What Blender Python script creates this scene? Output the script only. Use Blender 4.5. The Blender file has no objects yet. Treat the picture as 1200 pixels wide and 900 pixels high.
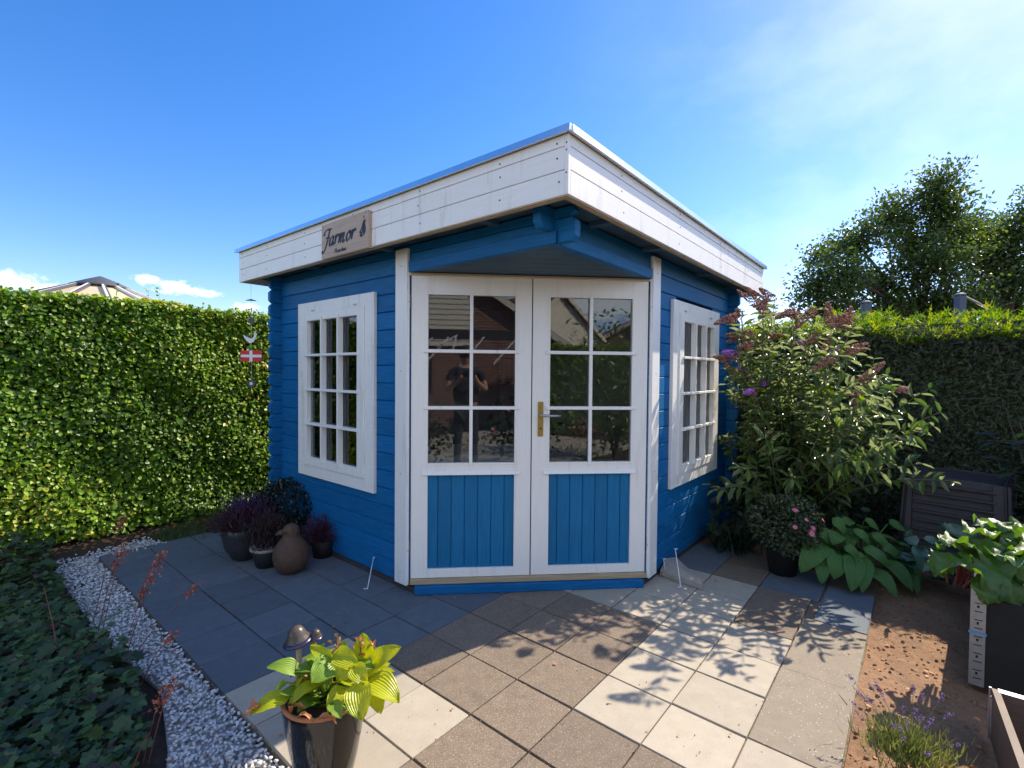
import bpy, bmesh, math, random
import numpy as np
from mathutils import Vector, Matrix
random.seed(7); RNG=np.random.default_rng(7)
SC=bpy.context.scene; COL=SC.collection
# ------------------------------------------------------------------ camera, sky, sun, exposure
CAMH=1.397
cd=bpy.data.cameras.new('camera'); cam=bpy.data.objects.new('camera',cd); COL.objects.link(cam)
cd.sensor_width=36; cd.lens=571.17/1200*36; cd.clip_start=.02; cd.clip_end=2000
_pi,_ro=.0230,-.00873
_c,_s=math.cos(_pi),math.sin(_pi)
_rt=Vector((1,0,0)); _up=Vector((0,_s,_c)); _fw=Vector((0,_c,-_s))
_cr,_sr=math.cos(_ro),math.sin(_ro)
_R=_rt*_cr-_up*_sr; _U=_rt*_sr+_up*_cr
M=Matrix((( _R.x,_U.x,-_fw.x,0),(_R.y,_U.y,-_fw.y,0),(_R.z,_U.z,-_fw.z,CAMH),(0,0,0,1)))
cam.matrix_world=M; SC.camera=cam
SUN_DIR=Vector((.826,.563,.893)).normalized()
SUN_EL=math.asin(SUN_DIR.z)
W=bpy.data.worlds.new('World'); SC.world=W; W.use_nodes=True
nt=W.node_tree; N=nt.nodes; L=nt.links; N.clear()
out=N.new('ShaderNodeOutputWorld'); bg=N.new('ShaderNodeBackground'); sky=N.new('ShaderNodeTexSky')
sky.sky_type='NISHITA'; sky.sun_disc=False; sky.sun_elevation=SUN_EL; sky.sun_rotation=math.atan2(SUN_DIR.x,SUN_DIR.y)
sky.air_density=1.0; sky.dust_density=.35; sky.ozone_density=2.2; sky.altitude=50
hsv=N.new('ShaderNodeHueSaturation'); hsv.inputs['Saturation'].default_value=1.36; hsv.inputs['Value'].default_value=1.0
L.new(sky.outputs[0],hsv.inputs['Color'])
def wmath(op,a,b=None,c=None):
    n=N.new('ShaderNodeMath'); n.operation=op
    for i,x in enumerate((a,b,c)):
        if x is None: continue
        if isinstance(x,(int,float)): n.inputs[i].default_value=x
        else: L.new(x,n.inputs[i])
    return n.outputs[0]
tc=N.new('ShaderNodeTexCoord'); sep=N.new('ShaderNodeSeparateXYZ'); L.new(tc.outputs['Generated'],sep.inputs[0])
az=wmath('ARCTAN2',sep.outputs['X'],sep.outputs['Y']); el=wmath('ARCSINE',sep.outputs['Z'])
def wnoise(scale,detail,off=0):
    n=N.new('ShaderNodeTexNoise'); n.inputs['Scale'].default_value=scale; n.inputs['Detail'].default_value=detail; n.inputs['Roughness'].default_value=.6
    m=N.new('ShaderNodeMapping'); m.inputs['Location'].default_value=(off,off,off); m.inputs['Scale'].default_value=(1,1,1.8)
    L.new(tc.outputs['Generated'],m.inputs[0]); L.new(m.outputs[0],n.inputs['Vector']); return n.outputs['Fac']
nz=wnoise(75,10); nz2=wnoise(2.6,7,3.1)
def blob(a0,e0,sa,se,soft,amp,lo=0.,hi=None):
    x=wmath('DIVIDE',wmath('SUBTRACT',az,a0),sa); y=wmath('DIVIDE',wmath('SUBTRACT',el,e0),se)
    r=wmath('SQRT',wmath('ADD',wmath('MULTIPLY',x,x),wmath('MULTIPLY',y,y)))
    r=wmath('SUBTRACT',r,wmath('MULTIPLY',wmath('SUBTRACT',nz,.5),amp))
    n=N.new('ShaderNodeMapRange'); n.interpolation_type='SMOOTHSTEP'; L.new(r,n.inputs['Value'])
    n.inputs['From Min'].default_value=1+soft; n.inputs['From Max'].default_value=1-soft
    n.inputs['To Min'].default_value=0; n.inputs['To Max'].default_value=1; return n.outputs[0]
cl=None
for b in [(-.643,.146,.013,.006,.75,3.2),(-.606,.138,.020,.008,.7,3.4),(-.585,.134,.018,.005,.7,3.),(-.812,.124,.034,.010,.9,3.2),(-.770,.119,.022,.005,.9,3.),(-.560,.132,.016,.005,.7,3.),
          (-.50,.112,.015,.006,.7,3.),(2.60,.19,.16,.055,.25,2.6),(2.75,.15,.12,.04,.3,2.4),(-2.9,.22,.3,.07,.3,3),(2.0,.2,.3,.07,.4,3),(-1.6,.15,.3,.05,.4,3)]:
    m=blob(*b); cl=m if cl is None else wmath('MAXIMUM',cl,m)
# thin high cirrus veil toward the sun side
wsp=N.new('ShaderNodeMapRange'); L.new(nz2,wsp.inputs['Value']); wsp.inputs['From Min'].default_value=.46; wsp.inputs['From Max'].default_value=.80; wsp.inputs['To Max'].default_value=.30
wa=N.new('ShaderNodeMapRange'); wa.interpolation_type='SMOOTHSTEP'; L.new(az,wa.inputs['Value']); wa.inputs['From Min'].default_value=.05; wa.inputs['From Max'].default_value=.7
wz=wmath('MULTIPLY',wsp.outputs[0],wa.outputs[0])
# broken cumulus behind the camera, mirrored in the panes, added wide for fill light
nz3=wnoise(3.4,9,7.7); bk=N.new('ShaderNodeMapRange'); bk.interpolation_type='SMOOTHSTEP'; L.new(nz3,bk.inputs['Value']); bk.inputs['From Min'].default_value=.50; bk.inputs['From Max'].default_value=.60
bs=N.new('ShaderNodeMapRange'); bs.interpolation_type='SMOOTHSTEP'; L.new(sep.outputs['Y'],bs.inputs['Value']); bs.inputs['From Min'].default_value=-.15; bs.inputs['From Max'].default_value=-.45
clm=wmath('MAXIMUM',wmath('MAXIMUM',cl,wz),wmath('MULTIPLY',bk.outputs[0],bs.outputs[0]))
mix=N.new('ShaderNodeMix'); mix.data_type='RGBA'; tint=N.new('ShaderNodeMix'); tint.data_type='RGBA'; tint.blend_type='MULTIPLY'; tint.inputs['Factor'].default_value=1; L.new(hsv.outputs[0],tint.inputs['A']); tint.inputs['B'].default_value=(.96,.85,1.0,1); L.new(clm,mix.inputs['Factor']); L.new(tint.outputs['Result'],mix.inputs['A']); mix.inputs['B'].default_value=(6.6,7.0,7.4,1)
L.new(mix.outputs['Result'],bg.inputs['Color']); bg.inputs['Strength'].default_value=.10
L.new(bg.outputs[0],out.inputs['Surface'])
sl=bpy.data.lights.new('sun','SUN'); sl.energy=3.3; sl.angle=math.radians(.5); sl.color=(1,.875,.71)
so=bpy.data.objects.new('sun',sl); COL.objects.link(so); so.rotation_euler=SUN_DIR.to_track_quat('Z','Y').to_euler()
SC.view_settings.view_transform='Standard'; SC.view_settings.look='None'; SC.view_settings.exposure=1.35; SC.view_settings.gamma=1

# ------------------------------------------------------------------ materials
def mat(name,col,rough=.7,var=.0,vscale=8,stretch=(1,1,1),bump=0,bscale=60,spec=.5,metal=0,detail=4,col2=None,speck=None,backing=None,transl=0,attr=None,attrcols=None,coat=0,bdist=.002,wave=None,dirt=None,objvar=0):
    m=bpy.data.materials.new(name); m.use_nodes=True; t=m.node_tree; n=t.nodes; l=t.links
    b=n['Principled BSDF']; b.inputs['Roughness'].default_value=rough; b.inputs['Metallic'].default_value=metal
    b.inputs['Specular IOR Level'].default_value=spec
    if coat: b.inputs['Coat Weight'].default_value=coat; b.inputs['Coat Roughness'].default_value=.06
    tcn=n.new('ShaderNodeTexCoord'); mp=n.new('ShaderNodeMapping'); mp.inputs['Scale'].default_value=stretch; l.new(tcn.outputs['Object'],mp.inputs[0])
    cur=None
    rgb=n.new('ShaderNodeRGB'); rgb.outputs[0].default_value=(*col,1); cur=rgb.outputs[0]
    if attr:
        at=n.new('ShaderNodeAttribute'); at.attribute_name=attr; cr=n.new('ShaderNodeValToRGB'); e=cr.color_ramp.elements
        k=len(attrcols)
        for i,c in enumerate(attrcols):
            if i<2: el_=e[i]; el_.position=i/(k-1)
            else: el_=e.new(i/(k-1))
        for i,c in enumerate(attrcols): e[i].position=i/(k-1); e[i].color=(*c,1)
        l.new(at.outputs['Fac'],cr.inputs[0]); cur=cr.outputs[0]
    def noise(sc,de=detail,r=.6,vec=None):
        q=n.new('ShaderNodeTexNoise'); q.inputs['Scale'].default_value=sc; q.inputs['Detail'].default_value=de; q.inputs['Roughness'].default_value=r
        l.new(vec or mp.outputs[0],q.inputs['Vector']); return q.outputs['Fac']
    def mixc(fac,a,bcol,mode='MIX'):
        q=n.new('ShaderNodeMix'); q.data_type='RGBA'; q.blend_type=mode
        if isinstance(fac,float): q.inputs['Factor'].default_value=fac
        else: l.new(fac,q.inputs['Factor'])
        l.new(a,q.inputs['A'])
        if isinstance(bcol,tuple): q.inputs['B'].default_value=(*bcol,1)
        else: l.new(bcol,q.inputs['B'])
        return q.outputs['Result']
    def rng(v,a,b_,c=0.,d=1.):
        q=n.new('ShaderNodeMapRange'); l.new(v,q.inputs['Value']); q.inputs['From Min'].default_value=a; q.inputs['From Max'].default_value=b_; q.inputs['To Min'].default_value=c; q.inputs['To Max'].default_value=d; return q.outputs[0]
    if col2: cur=mixc(rng(noise(vscale),.35,.65),cur,col2)
    if var:
        g=n.new('ShaderNodeCombineColor'); v=rng(noise(vscale*1.7,6),.25,.75,1-var,1+var)
        for i in range(3): l.new(v,g.inputs[i])
        cur=mixc(1.,cur,g.outputs[0],'MULTIPLY')
    if speck:
        for (sc,th,c,am) in speck:
            vo=n.new('ShaderNodeTexVoronoi'); vo.inputs['Scale'].default_value=sc; l.new(tcn.outputs['Object'],vo.inputs['Vector'])
            cur=mixc(rng(vo.outputs['Distance'],th,th*.6,0.,am),cur,c)
    if dirt:
        dv=tcn.outputs['Object']
        if len(dirt)>4:
            dm=n.new('ShaderNodeMapping'); dm.inputs['Scale'].default_value=dirt[4]; l.new(dv,dm.inputs[0]); dv=dm.outputs[0]
        q=noise(dirt[0],8,.7,dv); cur=mixc(rng(q,dirt[1],dirt[1]+.18,0.,dirt[3]),cur,dirt[2])
    if objvar:
        oi=n.new('ShaderNodeObjectInfo'); g2=n.new('ShaderNodeCombineColor'); v2=rng(oi.outputs['Random'],0,1,1-objvar,1+objvar)
        for i in range(3): l.new(v2,g2.inputs[i])
        cur=mixc(1.,cur,g2.outputs[0],'MULTIPLY')
    if backing:
        ge=n.new('ShaderNodeNewGeometry'); cur=mixc(ge.outputs['Backfacing'],cur,backing)
    l.new(cur,b.inputs['Base Color'])
    if bump:
        bp=n.new('ShaderNodeBump'); bp.inputs['Strength'].default_value=bump; bp.inputs['Distance'].default_value=bdist
        h=noise(bscale,8)
        if wave:
            wv=n.new('ShaderNodeTexWave'); wv.bands_direction=wave[0]; wv.inputs['Scale'].default_value=wave[1]; wv.inputs['Distortion'].default_value=wave[2]
            uvn=n.new('ShaderNodeUVMap'); l.new(uvn.outputs[0],wv.inputs['Vector']); h=wv.outputs['Fac']
        l.new(h,bp.inputs['Height']); l.new(bp.outputs[0],b.inputs['Normal'])
    if transl:
        tr=n.new('ShaderNodeBsdfTranslucent'); mx=n.new('ShaderNodeMixShader'); mx.inputs[0].default_value=transl
        hs=n.new('ShaderNodeHueSaturation'); hs.inputs['Saturation'].default_value=1.15; hs.inputs['Value'].default_value=1.7; hs.inputs['Hue'].default_value=.485; l.new(cur,hs.inputs['Color']); l.new(hs.outputs[0],tr.inputs['Color'])
        o=n['Material Output']; l.new(b.outputs[0],mx.inputs[1]); l.new(tr.outputs[0],mx.inputs[2]); l.new(mx.outputs[0],o.inputs['Surface'])
    return m
MT={}
HZ=(3,3,60); VT=(60,60,3)
MT['blue']=mat('blue_paint_wood',(.005,.126,.330),.55,.30,1.,HZ,.5,1.4,.22,bdist=.0016,dirt=(4,.56,(.020,.17,.34),.6,(3,3,.7)),objvar=.10,speck=[(4.5,.045,(.004,.055,.13),.7)])
MT['blue_v']=mat('blue_paint_upright_boards',(.010,.145,.320),.48,.22,1.,VT,.4,1.4,.22,bdist=.0014,objvar=.07)
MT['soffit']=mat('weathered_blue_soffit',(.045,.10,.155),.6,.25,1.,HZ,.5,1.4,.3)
MT['white']=mat('white_paint_horizontal_boards',(.84,.83,.80),.45,.05,1.,HZ,.35,1.4,.4,bdist=.001,dirt=(3.,.55,(.50,.46,.39),.6,(5,5,.5)),objvar=0.03)
MT['white_v']=mat('white_paint_upright',(.84,.83,.80),.42,.04,1.,VT,.25,1.4,.4,bdist=.001,dirt=(3.,.57,(.54,.50,.43),.55,(6,6,.6)))
MT['rawwood']=mat('bare_weathered_pine',(.42,.32,.19),.7,.25,1.,HZ,.4,1.4)
MT['signwood']=mat('sign_pine',(.46,.35,.27),.65,.18,1.,HZ,.5,1.2,dirt=(9,.66,(.12,.08,.06),.7))
MT['ink']=mat('navy_lettering',(.012,.014,.035),.55,.1)
MT['nail']=mat('dark_nail_head',(.05,.04,.035),.5)
MT['alu']=mat('aluminium_flashing',(.80,.82,.85),.22,.04,6,metal=1.,bump=.1,bscale=20)
MT['steel']=mat('galvanised_steel',(.42,.43,.44),.45,.15,25,metal=.85,bump=.15,bscale=80)
MT['brass']=mat('brass_plate',(.48,.34,.10),.35,.15,30,metal=.9)
MT['felt']=mat('roof_felt',(.045,.045,.048),.95,.2,40,bump=.6,bscale=300)
MT['dark']=mat('dark_void',(.02,.018,.016),.9,.2)
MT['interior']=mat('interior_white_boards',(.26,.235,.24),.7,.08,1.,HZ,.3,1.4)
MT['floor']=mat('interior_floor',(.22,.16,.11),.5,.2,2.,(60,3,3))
MT['cloth']=mat('white_cloth',(.55,.55,.58),.9,.1,5,bump=.3)
MT['black']=mat('black_wire',(.01,.01,.011),.5)
MT['whiterod']=mat('white_coated_rod',(.75,.76,.78),.4)
SPK=[(260,.30,(.55,.52,.46),.55),(330,.26,(.10,.085,.07),.6)]
MT['slab_l']=mat('light_concrete_slab',(.39,.345,.27),.85,.10,7,bump=.35,bscale=180,speck=[(110,.20,(.24,.205,.16),.55),(60,.10,(.60,.56,.48),.7),(200,.3,(.30,.27,.22),.5)],dirt=(3.,.60,(.27,.225,.165),.75),bdist=.001,objvar=0.09)
MT['slab_b']=mat('brown_aggregate_slab',(.180,.138,.100),.85,.16,9,bump=.6,bscale=160,speck=[(105,.34,(.29,.235,.175),.75),(130,.30,(.07,.052,.04),.75),(80,.13,(.55,.51,.44),.9),(75,.16,(.40,.30,.17),.8)],bdist=.0018,dirt=(4.5,.55,(.11,.085,.065),.6),objvar=0.13)
MT['slab_g']=mat('grey_concrete_slab',(.105,.128,.152),.85,.16,8,bump=.5,bscale=200,speck=[(120,.30,(.15,.15,.15),.6),(140,.28,(.085,.085,.085),.6)],dirt=(2.5,.6,(.06,.07,.09),.5),bdist=.001,objvar=0.12)
MT['slab_t']=mat('taupe_sparkle_slab',(.25,.212,.160),.85,.12,8,bump=.5,bscale=170,speck=[(60,.15,(.66,.62,.54),.95),(110,.30,(.18,.145,.105),.7)],dirt=(2.,.55,(.20,.168,.125),.5),bdist=.0015,objvar=0.06)
MT['sand']=mat('joint_sand',(.20,.145,.10),.95,.3,60,bump=.8,bscale=300)
MT['soil']=mat('sandy_garden_soil',(.26,.150,.082),.95,.28,30,bump=1.,bscale=120,bdist=.006,speck=[(90,.16,(.42,.31,.20),.6),(90,.13,(.15,.085,.05),.5)],dirt=(3,.52,(.17,.10,.06),.7))
MT['clod']=mat('soil_clod',(.25,.145,.080),.95,.3,40)
MT['earth']=mat('dark_garden_earth',(.055,.036,.024),.95,.35,15,bump=1.,bscale=60,bdist=.01)
MT['grass']=mat('grass_blades',(.05,.10,.02),.6,attr='rnd',attrcols=[(.03,.07,.012),(.06,.12,.02),(.10,.14,.04)],transl=.3)
MT['gravel']=mat('white_marble_chips',(.62,.62,.62),.7,attr='rnd',attrcols=[(.30,.28,.26),(.50,.50,.49),(.62,.62,.62),(.72,.72,.73)],var=.08,vscale=60)
MT['hedgeL']=mat('privet_leaf',(.06,.13,.02),.42,attr='rnd',attrcols=[(.055,.120,.012),(.10,.22,.016),(.17,.31,.022),(.26,.40,.03),(.45,.40,.06)],transl=.40,spec=.45)
MT['core']=mat('hedge_block_dark',(.028,.044,.012),.95,.4,14)  # dark filler for the light-blocking boxes added inside the hedges
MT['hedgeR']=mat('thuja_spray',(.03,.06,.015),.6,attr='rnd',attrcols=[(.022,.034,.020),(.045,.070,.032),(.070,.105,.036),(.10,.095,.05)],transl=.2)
MT['thujatop']=mat('thuja_sunlit_tip',(.12,.2,.02),.5,attr='rnd',attrcols=[(.06,.13,.016),(.13,.24,.025),(.30,.34,.04)],transl=.45)  # sun on the hedge top put into a lighter leaf colour
MT['bark']=mat('bark',(.09,.065,.045),.9,.3,20,bump=.8,bscale=40,bdist=.01)
MT['tree']=mat('tree_leaf',(.04,.08,.02),.35,attr='rnd',attrcols=[(.035,.065,.022),(.065,.115,.028),(.12,.18,.03)],transl=.42,spec=.6)
MT['bud']=mat('butterfly_bush_leaf',(.05,.1,.02),.32,attr='rnd',attrcols=[(.030,.072,.014),(.070,.140,.020),(.17,.27,.022)],transl=.42,spec=.7,backing=(.17,.22,.10))
MT['stemg']=mat('pale_green_stem',(.16,.17,.08),.7,.2,20)
MT['spike']=mat('faded_brown_florets',(.22,.10,.045),.85,attr='rnd',attrcols=[(.20,.09,.06),(.40,.20,.14),(.58,.36,.28)],transl=.25)
MT['purple']=mat('purple_florets',(.30,.10,.42),.7,attr='rnd',attrcols=[(.22,.08,.06),(.30,.10,.42),(.45,.16,.55)])
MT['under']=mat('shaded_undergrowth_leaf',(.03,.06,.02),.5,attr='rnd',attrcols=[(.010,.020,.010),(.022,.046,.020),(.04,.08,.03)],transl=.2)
MT['mum']=mat('small_mum_leaf',(.05,.09,.03),.5,attr='rnd',attrcols=[(.018,.032,.013),(.045,.075,.026),(.10,.13,.06)],transl=.2)
MT['pink']=mat('pink_petal',(.62,.16,.24),.6,attr='rnd',attrcols=[(.50,.08,.14),(.70,.22,.30)])
MT['hostag']=mat('green_hosta_leaf',(.075,.19,.035),.52,.15,12,bump=.6,wave=('X',3.2,.6),transl=.22,spec=.6,bdist=.004)
MT['hostay']=mat('lime_hosta_leaf',(.42,.47,.014),.36,.14,14,bump=.6,wave=('X',3.2,.5),transl=.34,spec=.5,bdist=.003)
MT['hostad']=mat('deep_green_hosta_leaf',(.20,.33,.03),.42,.18,14,bump=.6,wave=('X',3.2,.5),transl=.25,spec=.6,bdist=.003)
MT['hostat']=mat('scorched_leaf_tip',(.50,.22,.09),.6,.2,30,transl=.2)
MT['berg']=mat('round_bluegreen_leaf',(.045,.105,.065),.35,.2,10,bump=.4,bscale=30,transl=.12,spec=.6,bdist=.004)
MT['chard']=mat('beet_leaf',(.08,.17,.028),.46,.25,18,bump=.7,bscale=40,transl=.38,spec=.7,bdist=.006)
MT['redstem']=mat('red_petiole',(.13,.03,.03),.5)
MT['cover']=mat('dark_groundcover_leaf',(.02,.04,.02),.5,attr='rnd',attrcols=[(.075,.030,.026),(.022,.046,.018),(.036,.075,.025),(.075,.135,.035)],transl=.15,backing=(.05,.03,.03))
MT['stalk']=mat('dry_red_stalk',(.20,.07,.045),.8)
MT['stalkfl']=mat('dry_red_florets',(.36,.09,.06),.8,attr='rnd',attrcols=[(.22,.045,.035),(.42,.12,.07),(.60,.26,.15)],transl=.2)
MT['glaze']=mat('black_glazed_ceramic',(.010,.010,.010),.14,.3,9,spec=.5,coat=.25,bump=.06,bscale=14,bdist=.002)
MT['terra']=mat('terracotta',(.42,.17,.08),.8,.2,20,bump=.3)
MT['mushtop']=mat('brown_glazed_cap',(.075,.060,.045),.35,.3,60,bump=.4,bscale=90)
MT['mushcap']=mat('cobalt_glazed_cap',(.010,.012,.075),.3,spec=.6,coat=.3,col2=(.02,.012,.05),vscale=40)
MT['mushstem']=mat('cream_glazed_stem',(.42,.33,.20),.35,.2,20)
MT['pottery']=mat('brown_stoneware',(.085,.048,.030),.75,.4,26,bump=1.,bscale=70,bdist=.004,dirt=(22,.55,(.04,.022,.015),.7))
MT['potdark']=mat('dark_pot',(.018,.017,.018),.5,.2)
MT['bowl']=mat('grey_zinc_bowl',(.06,.065,.07),.4,.2,14,metal=.5)
MT['rim']=mat('pale_pot_rim',(.30,.27,.22),.6,.2)
MT['heather']=mat('heather_sprig',(.07,.02,.04),.8,attr='rnd',attrcols=[(0.0110,0.0150,0.0070),(0.0450,0.0100,0.0225),(0.0800,0.0200,0.0450)])
MT['heatherp']=mat('violet_heather_sprig',(.06,.02,.10),.8,attr='rnd',attrcols=[(0.0150,0.0100,0.0300),(0.0450,0.0150,0.1100),(0.0700,0.0150,0.0700)])
MT['box']=mat('boxwood_leaf',(.02,.04,.015),.4,attr='rnd',attrcols=[(0.0040,0.0090,0.0040),(0.0100,0.0190,0.0070),(0.0175,0.0300,0.0100)])
MT['comp']=mat('black_recycled_plastic',(.048,.040,.044),.55,.15,10,bump=.2)
MT['concrete']=mat('cast_concrete',(.34,.31,.26),.9,.15,14,bump=.5,bscale=120,bdist=.002)
MT['board']=mat('brown_stained_board',(.12,.085,.07),.6,.3,1.,(3,3,60),.5,1.4,dirt=(12,.62,(.30,.30,.10),.7))
MT['boardtop']=mat('weathered_board_edge',(.22,.17,.13),.75,.25,1.,(3,3,60),.5,1.4)
MT['lavg']=mat('lavender_leaf',(.14,.17,.05),.7,attr='rnd',attrcols=[(.07,.10,.03),(.15,.19,.05),(.26,.27,.09)],transl=.3)
MT['lavf']=mat('lavender_floret',(.20,.08,.45),.7,attr='rnd',attrcols=[(.12,.10,.13),(.17,.10,.28),(.34,.18,.50)])
MT['tent']=mat('cream_canopy',(.62,.52,.36),.8,.06,4,transl=.2)
MT['tentrib']=mat('white_rib',(.8,.8,.8),.6)
MT['tentdark']=mat('dark_grey_cap',(.07,.075,.085),.6)
MT['post']=mat('blue_grey_post',(.08,.10,.14),.7)
MT['red']=mat('flag_red',(.62,.015,.03),.5); MT['flagw']=mat('flag_white',(.8,.8,.8),.5)
MT['brick']=mat('red_brick',(.19,.075,.05),.9,.2,5)
_m=MT['brick'];_t=_m.node_tree;_br=_t.nodes.new('ShaderNodeTexBrick');_br.inputs['Scale'].default_value=1;_br.inputs['Brick Width'].default_value=.24;_br.inputs['Row Height'].default_value=.075;_br.inputs['Mortar Size'].default_value=.008
_br.inputs['Color1'].default_value=(.22,.085,.055,1);_br.inputs['Color2'].default_value=(.15,.055,.04,1);_br.inputs['Mortar'].default_value=(.32,.27,.23,1)
_tc=_t.nodes.new('ShaderNodeTexCoord');_mp=_t.nodes.new('ShaderNodeMapping');_mp.inputs['Rotation'].default_value=(math.pi/2,0,0);_t.links.new(_tc.outputs['Object'],_mp.inputs[0]);_t.links.new(_mp.outputs[0],_br.inputs[0]);_t.links.new(_br.outputs[0],_t.nodes['Principled BSDF'].inputs['Base Color'])
MT['tile']=mat('roof_tile',(.20,.075,.05),.8,.25,6)
MT['siding']=mat('cream_weatherboard',(.70,.64,.50),.7,.1,1.,HZ)
MT['skin']=mat('skin',(.50,.27,.18),.5,.06,20); MT['jacket']=mat('dark_jersey',(.03,.03,.045),.9,.2,30); MT['hair']=mat('brown_hair',(.05,.03,.02),.6)
MT['phone']=mat('black_phone',(.01,.01,.012),.2)
MT['trouser']=mat('dark_trousers',(.03,.035,.05),.9)
def glassmat():
    m=bpy.data.materials.new('window_glass'); m.use_nodes=True; t=m.node_tree; n=t.nodes; l=t.links; n.clear()
    o=n.new('ShaderNodeOutputMaterial'); f=n.new('ShaderNodeFresnel'); f.inputs['IOR'].default_value=1.66
    g=n.new('ShaderNodeBsdfGlossy'); g.inputs['Roughness'].default_value=0.0; g.inputs['Color'].default_value=(.92,.95,1,1)
    tr=n.new('ShaderNodeBsdfTransparent'); tr.inputs['Color'].default_value=(.90,.93,.92,1)
    nz_=n.new('ShaderNodeTexNoise'); nz_.inputs['Scale'].default_value=2.5; bp=n.new('ShaderNodeBump'); bp.inputs['Strength'].default_value=.012; bp.inputs['Distance'].default_value=.01
    l.new(nz_.outputs[0],bp.inputs['Height']); l.new(bp.outputs[0],g.inputs['Normal'])
    mx=n.new('ShaderNodeMixShader'); l.new(f.outputs[0],mx.inputs[0]); l.new(tr.outputs[0],mx.inputs[1]); l.new(g.outputs[0],mx.inputs[2]); l.new(mx.outputs[0],o.inputs[0]); return m
MT['glass']=glassmat()

# ------------------------------------------------------------------ mesh helpers
def link(name,me,m,parent=None,**kw):
    o=bpy.data.objects.new(name,me); COL.objects.link(o)
    if m is not None and len(me.materials)==0: me.materials.append(MT[m] if isinstance(m,str) else m)
    if parent is not None: o.parent=parent
    for k,v in kw.items(): o[k]=v
    return o
def thing(name,label,cat,loc=(0,0,0),rz=0,group=None):
    o=bpy.data.objects.new(name,None); COL.objects.link(o); o.empty_display_size=.1
    o.location=loc; o.rotation_euler=(0,0,rz); o['label']=label; o['category']=cat
    if group: o['group']=group
    return o
class MB:
    def __init__(s): s.v=[]; s.f=[]
    def add(s,vs,fs):
        k=len(s.v); s.v+= [tuple(x) for x in vs]; s.f+=[tuple(i+k for i in f) for f in fs]; return s
    def hexa(s,p): # p: 8 pts bottom 0-3, top 4-7
        return s.add(p,[(0,3,2,1),(4,5,6,7),(0,1,5,4),(1,2,6,5),(2,3,7,6),(3,0,4,7)])
    def box(s,a,b,T=None):
        x0,y0,z0=a;x1,y1,z1=b
        p=[(x0,y0,z0),(x1,y0,z0),(x1,y1,z0),(x0,y1,z0),(x0,y0,z1),(x1,y0,z1),(x1,y1,z1),(x0,y1,z1)]
        if T: p=[T(*q) for q in p]
        return s.hexa(p)
    def prism(s,poly,T,w0,w1): # poly list of (a,b); T(a,b,w)
        n=len(poly); vs=[T(a,b,w0) for a,b in poly]+[T(a,b,w1) for a,b in poly]
        return s.add(vs,[tuple(range(n-1,-1,-1)),tuple(range(n,2*n))]+[(i,(i+1)%n,n+(i+1)%n,n+i) for i in range(n)])
    def tube(s,path,rad,n=6):
        path=[Vector(p) for p in path]; k=len(path); vs=[];fs=[]
        if not hasattr(rad,'__len__'): rad=[rad]*k
        for i,p in enumerate(path):
            d=(path[min(i+1,k-1)]-path[max(i-1,0)]).normalized()
            u=d.cross(Vector((0,0,1))) if abs(d.z)<.95 else d.cross(Vector((1,0,0))); u.normalize(); w=d.cross(u)
            for j in range(n):
                a=2*math.pi*j/n; vs.append(p+(u*math.cos(a)+w*math.sin(a))*rad[i])
        for i in range(k-1):
            for j in range(n): fs.append((i*n+j,i*n+(j+1)%n,(i+1)*n+(j+1)%n,(i+1)*n+j))
        fs.append(tuple(range(n-1,-1,-1))); fs.append(tuple(range((k-1)*n,k*n)))
        return s.add(vs,fs)
    def lathe(s,prof,n=24,c=(0,0,0),wob=0,caps=True):
        vs=[];fs=[];k=len(prof)
        for i,(r,z) in enumerate(prof):
            for j in range(n):
                a=2*math.pi*j/n; q=r*(1+wob*math.sin(3*a+i)); vs.append((c[0]+q*math.cos(a),c[1]+q*math.sin(a),c[2]+z))
        for i in range(k-1):
            for j in range(n): fs.append((i*n+j,i*n+(j+1)%n,(i+1)*n+(j+1)%n,(i+1)*n+j))
        if caps: fs.append(tuple(range(n-1,-1,-1))); fs.append(tuple(range((k-1)*n,k*n)))
        return s.add(vs,fs)
    def build(s,name,m,parent=None,bevel=0,smooth=False,seg=1,**kw):
        bm=bmesh.new(); vv=[bm.verts.new(v) for v in s.v]
        for f in s.f:
            try: bm.faces.new([vv[i] for i in f])
            except ValueError: pass
        bmesh.ops.recalc_face_normals(bm,faces=bm.faces)
        if bevel: bmesh.ops.bevel(bm,geom=bm.edges[:],offset=bevel,segments=seg,affect='EDGES',clamp_overlap=True)
        me=bpy.data.meshes.new(name); bm.to_mesh(me); bm.free()
        if smooth: me.shade_smooth()
        return link(name,me,m,parent,**kw)
def arrmesh(name,V,faces,m,parent=None,rnd=None,smooth=False,uv=None,**kw):
    """faces: list of arrays (n,k)"""
    me=bpy.data.meshes.new(name); V=np.asarray(V,np.float32)
    me.vertices.add(len(V)); me.vertices.foreach_set('co',V.ravel())
    loops=np.concatenate([f.ravel() for f in faces]).astype(np.int32); tot=np.concatenate([np.full(len(f),f.shape[1]) for f in faces])
    me.loops.add(len(loops)); me.loops.foreach_set('vertex_index',loops)
    st=np.concatenate([[0],np.cumsum(tot)[:-1]]).astype(np.int32)
    me.polygons.add(len(tot)); me.polygons.foreach_set('loop_start',st)
    try: me.polygons.foreach_set('loop_total',tot.astype(np.int32))
    except Exception: pass
    if rnd is not None:
        a=me.attributes.new('rnd','FLOAT','POINT'); a.data.foreach_set('value',np.asarray(rnd,np.float32))
    if uv is not None:
        u=me.uv_layers.new(name='uv'); u.data.foreach_set('uv',np.asarray(uv,np.float32)[loops].ravel())
    me.update(calc_edges=True); me.validate()
    if smooth: me.shade_smooth()
    return link(name,me,m,parent,**kw)
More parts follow.
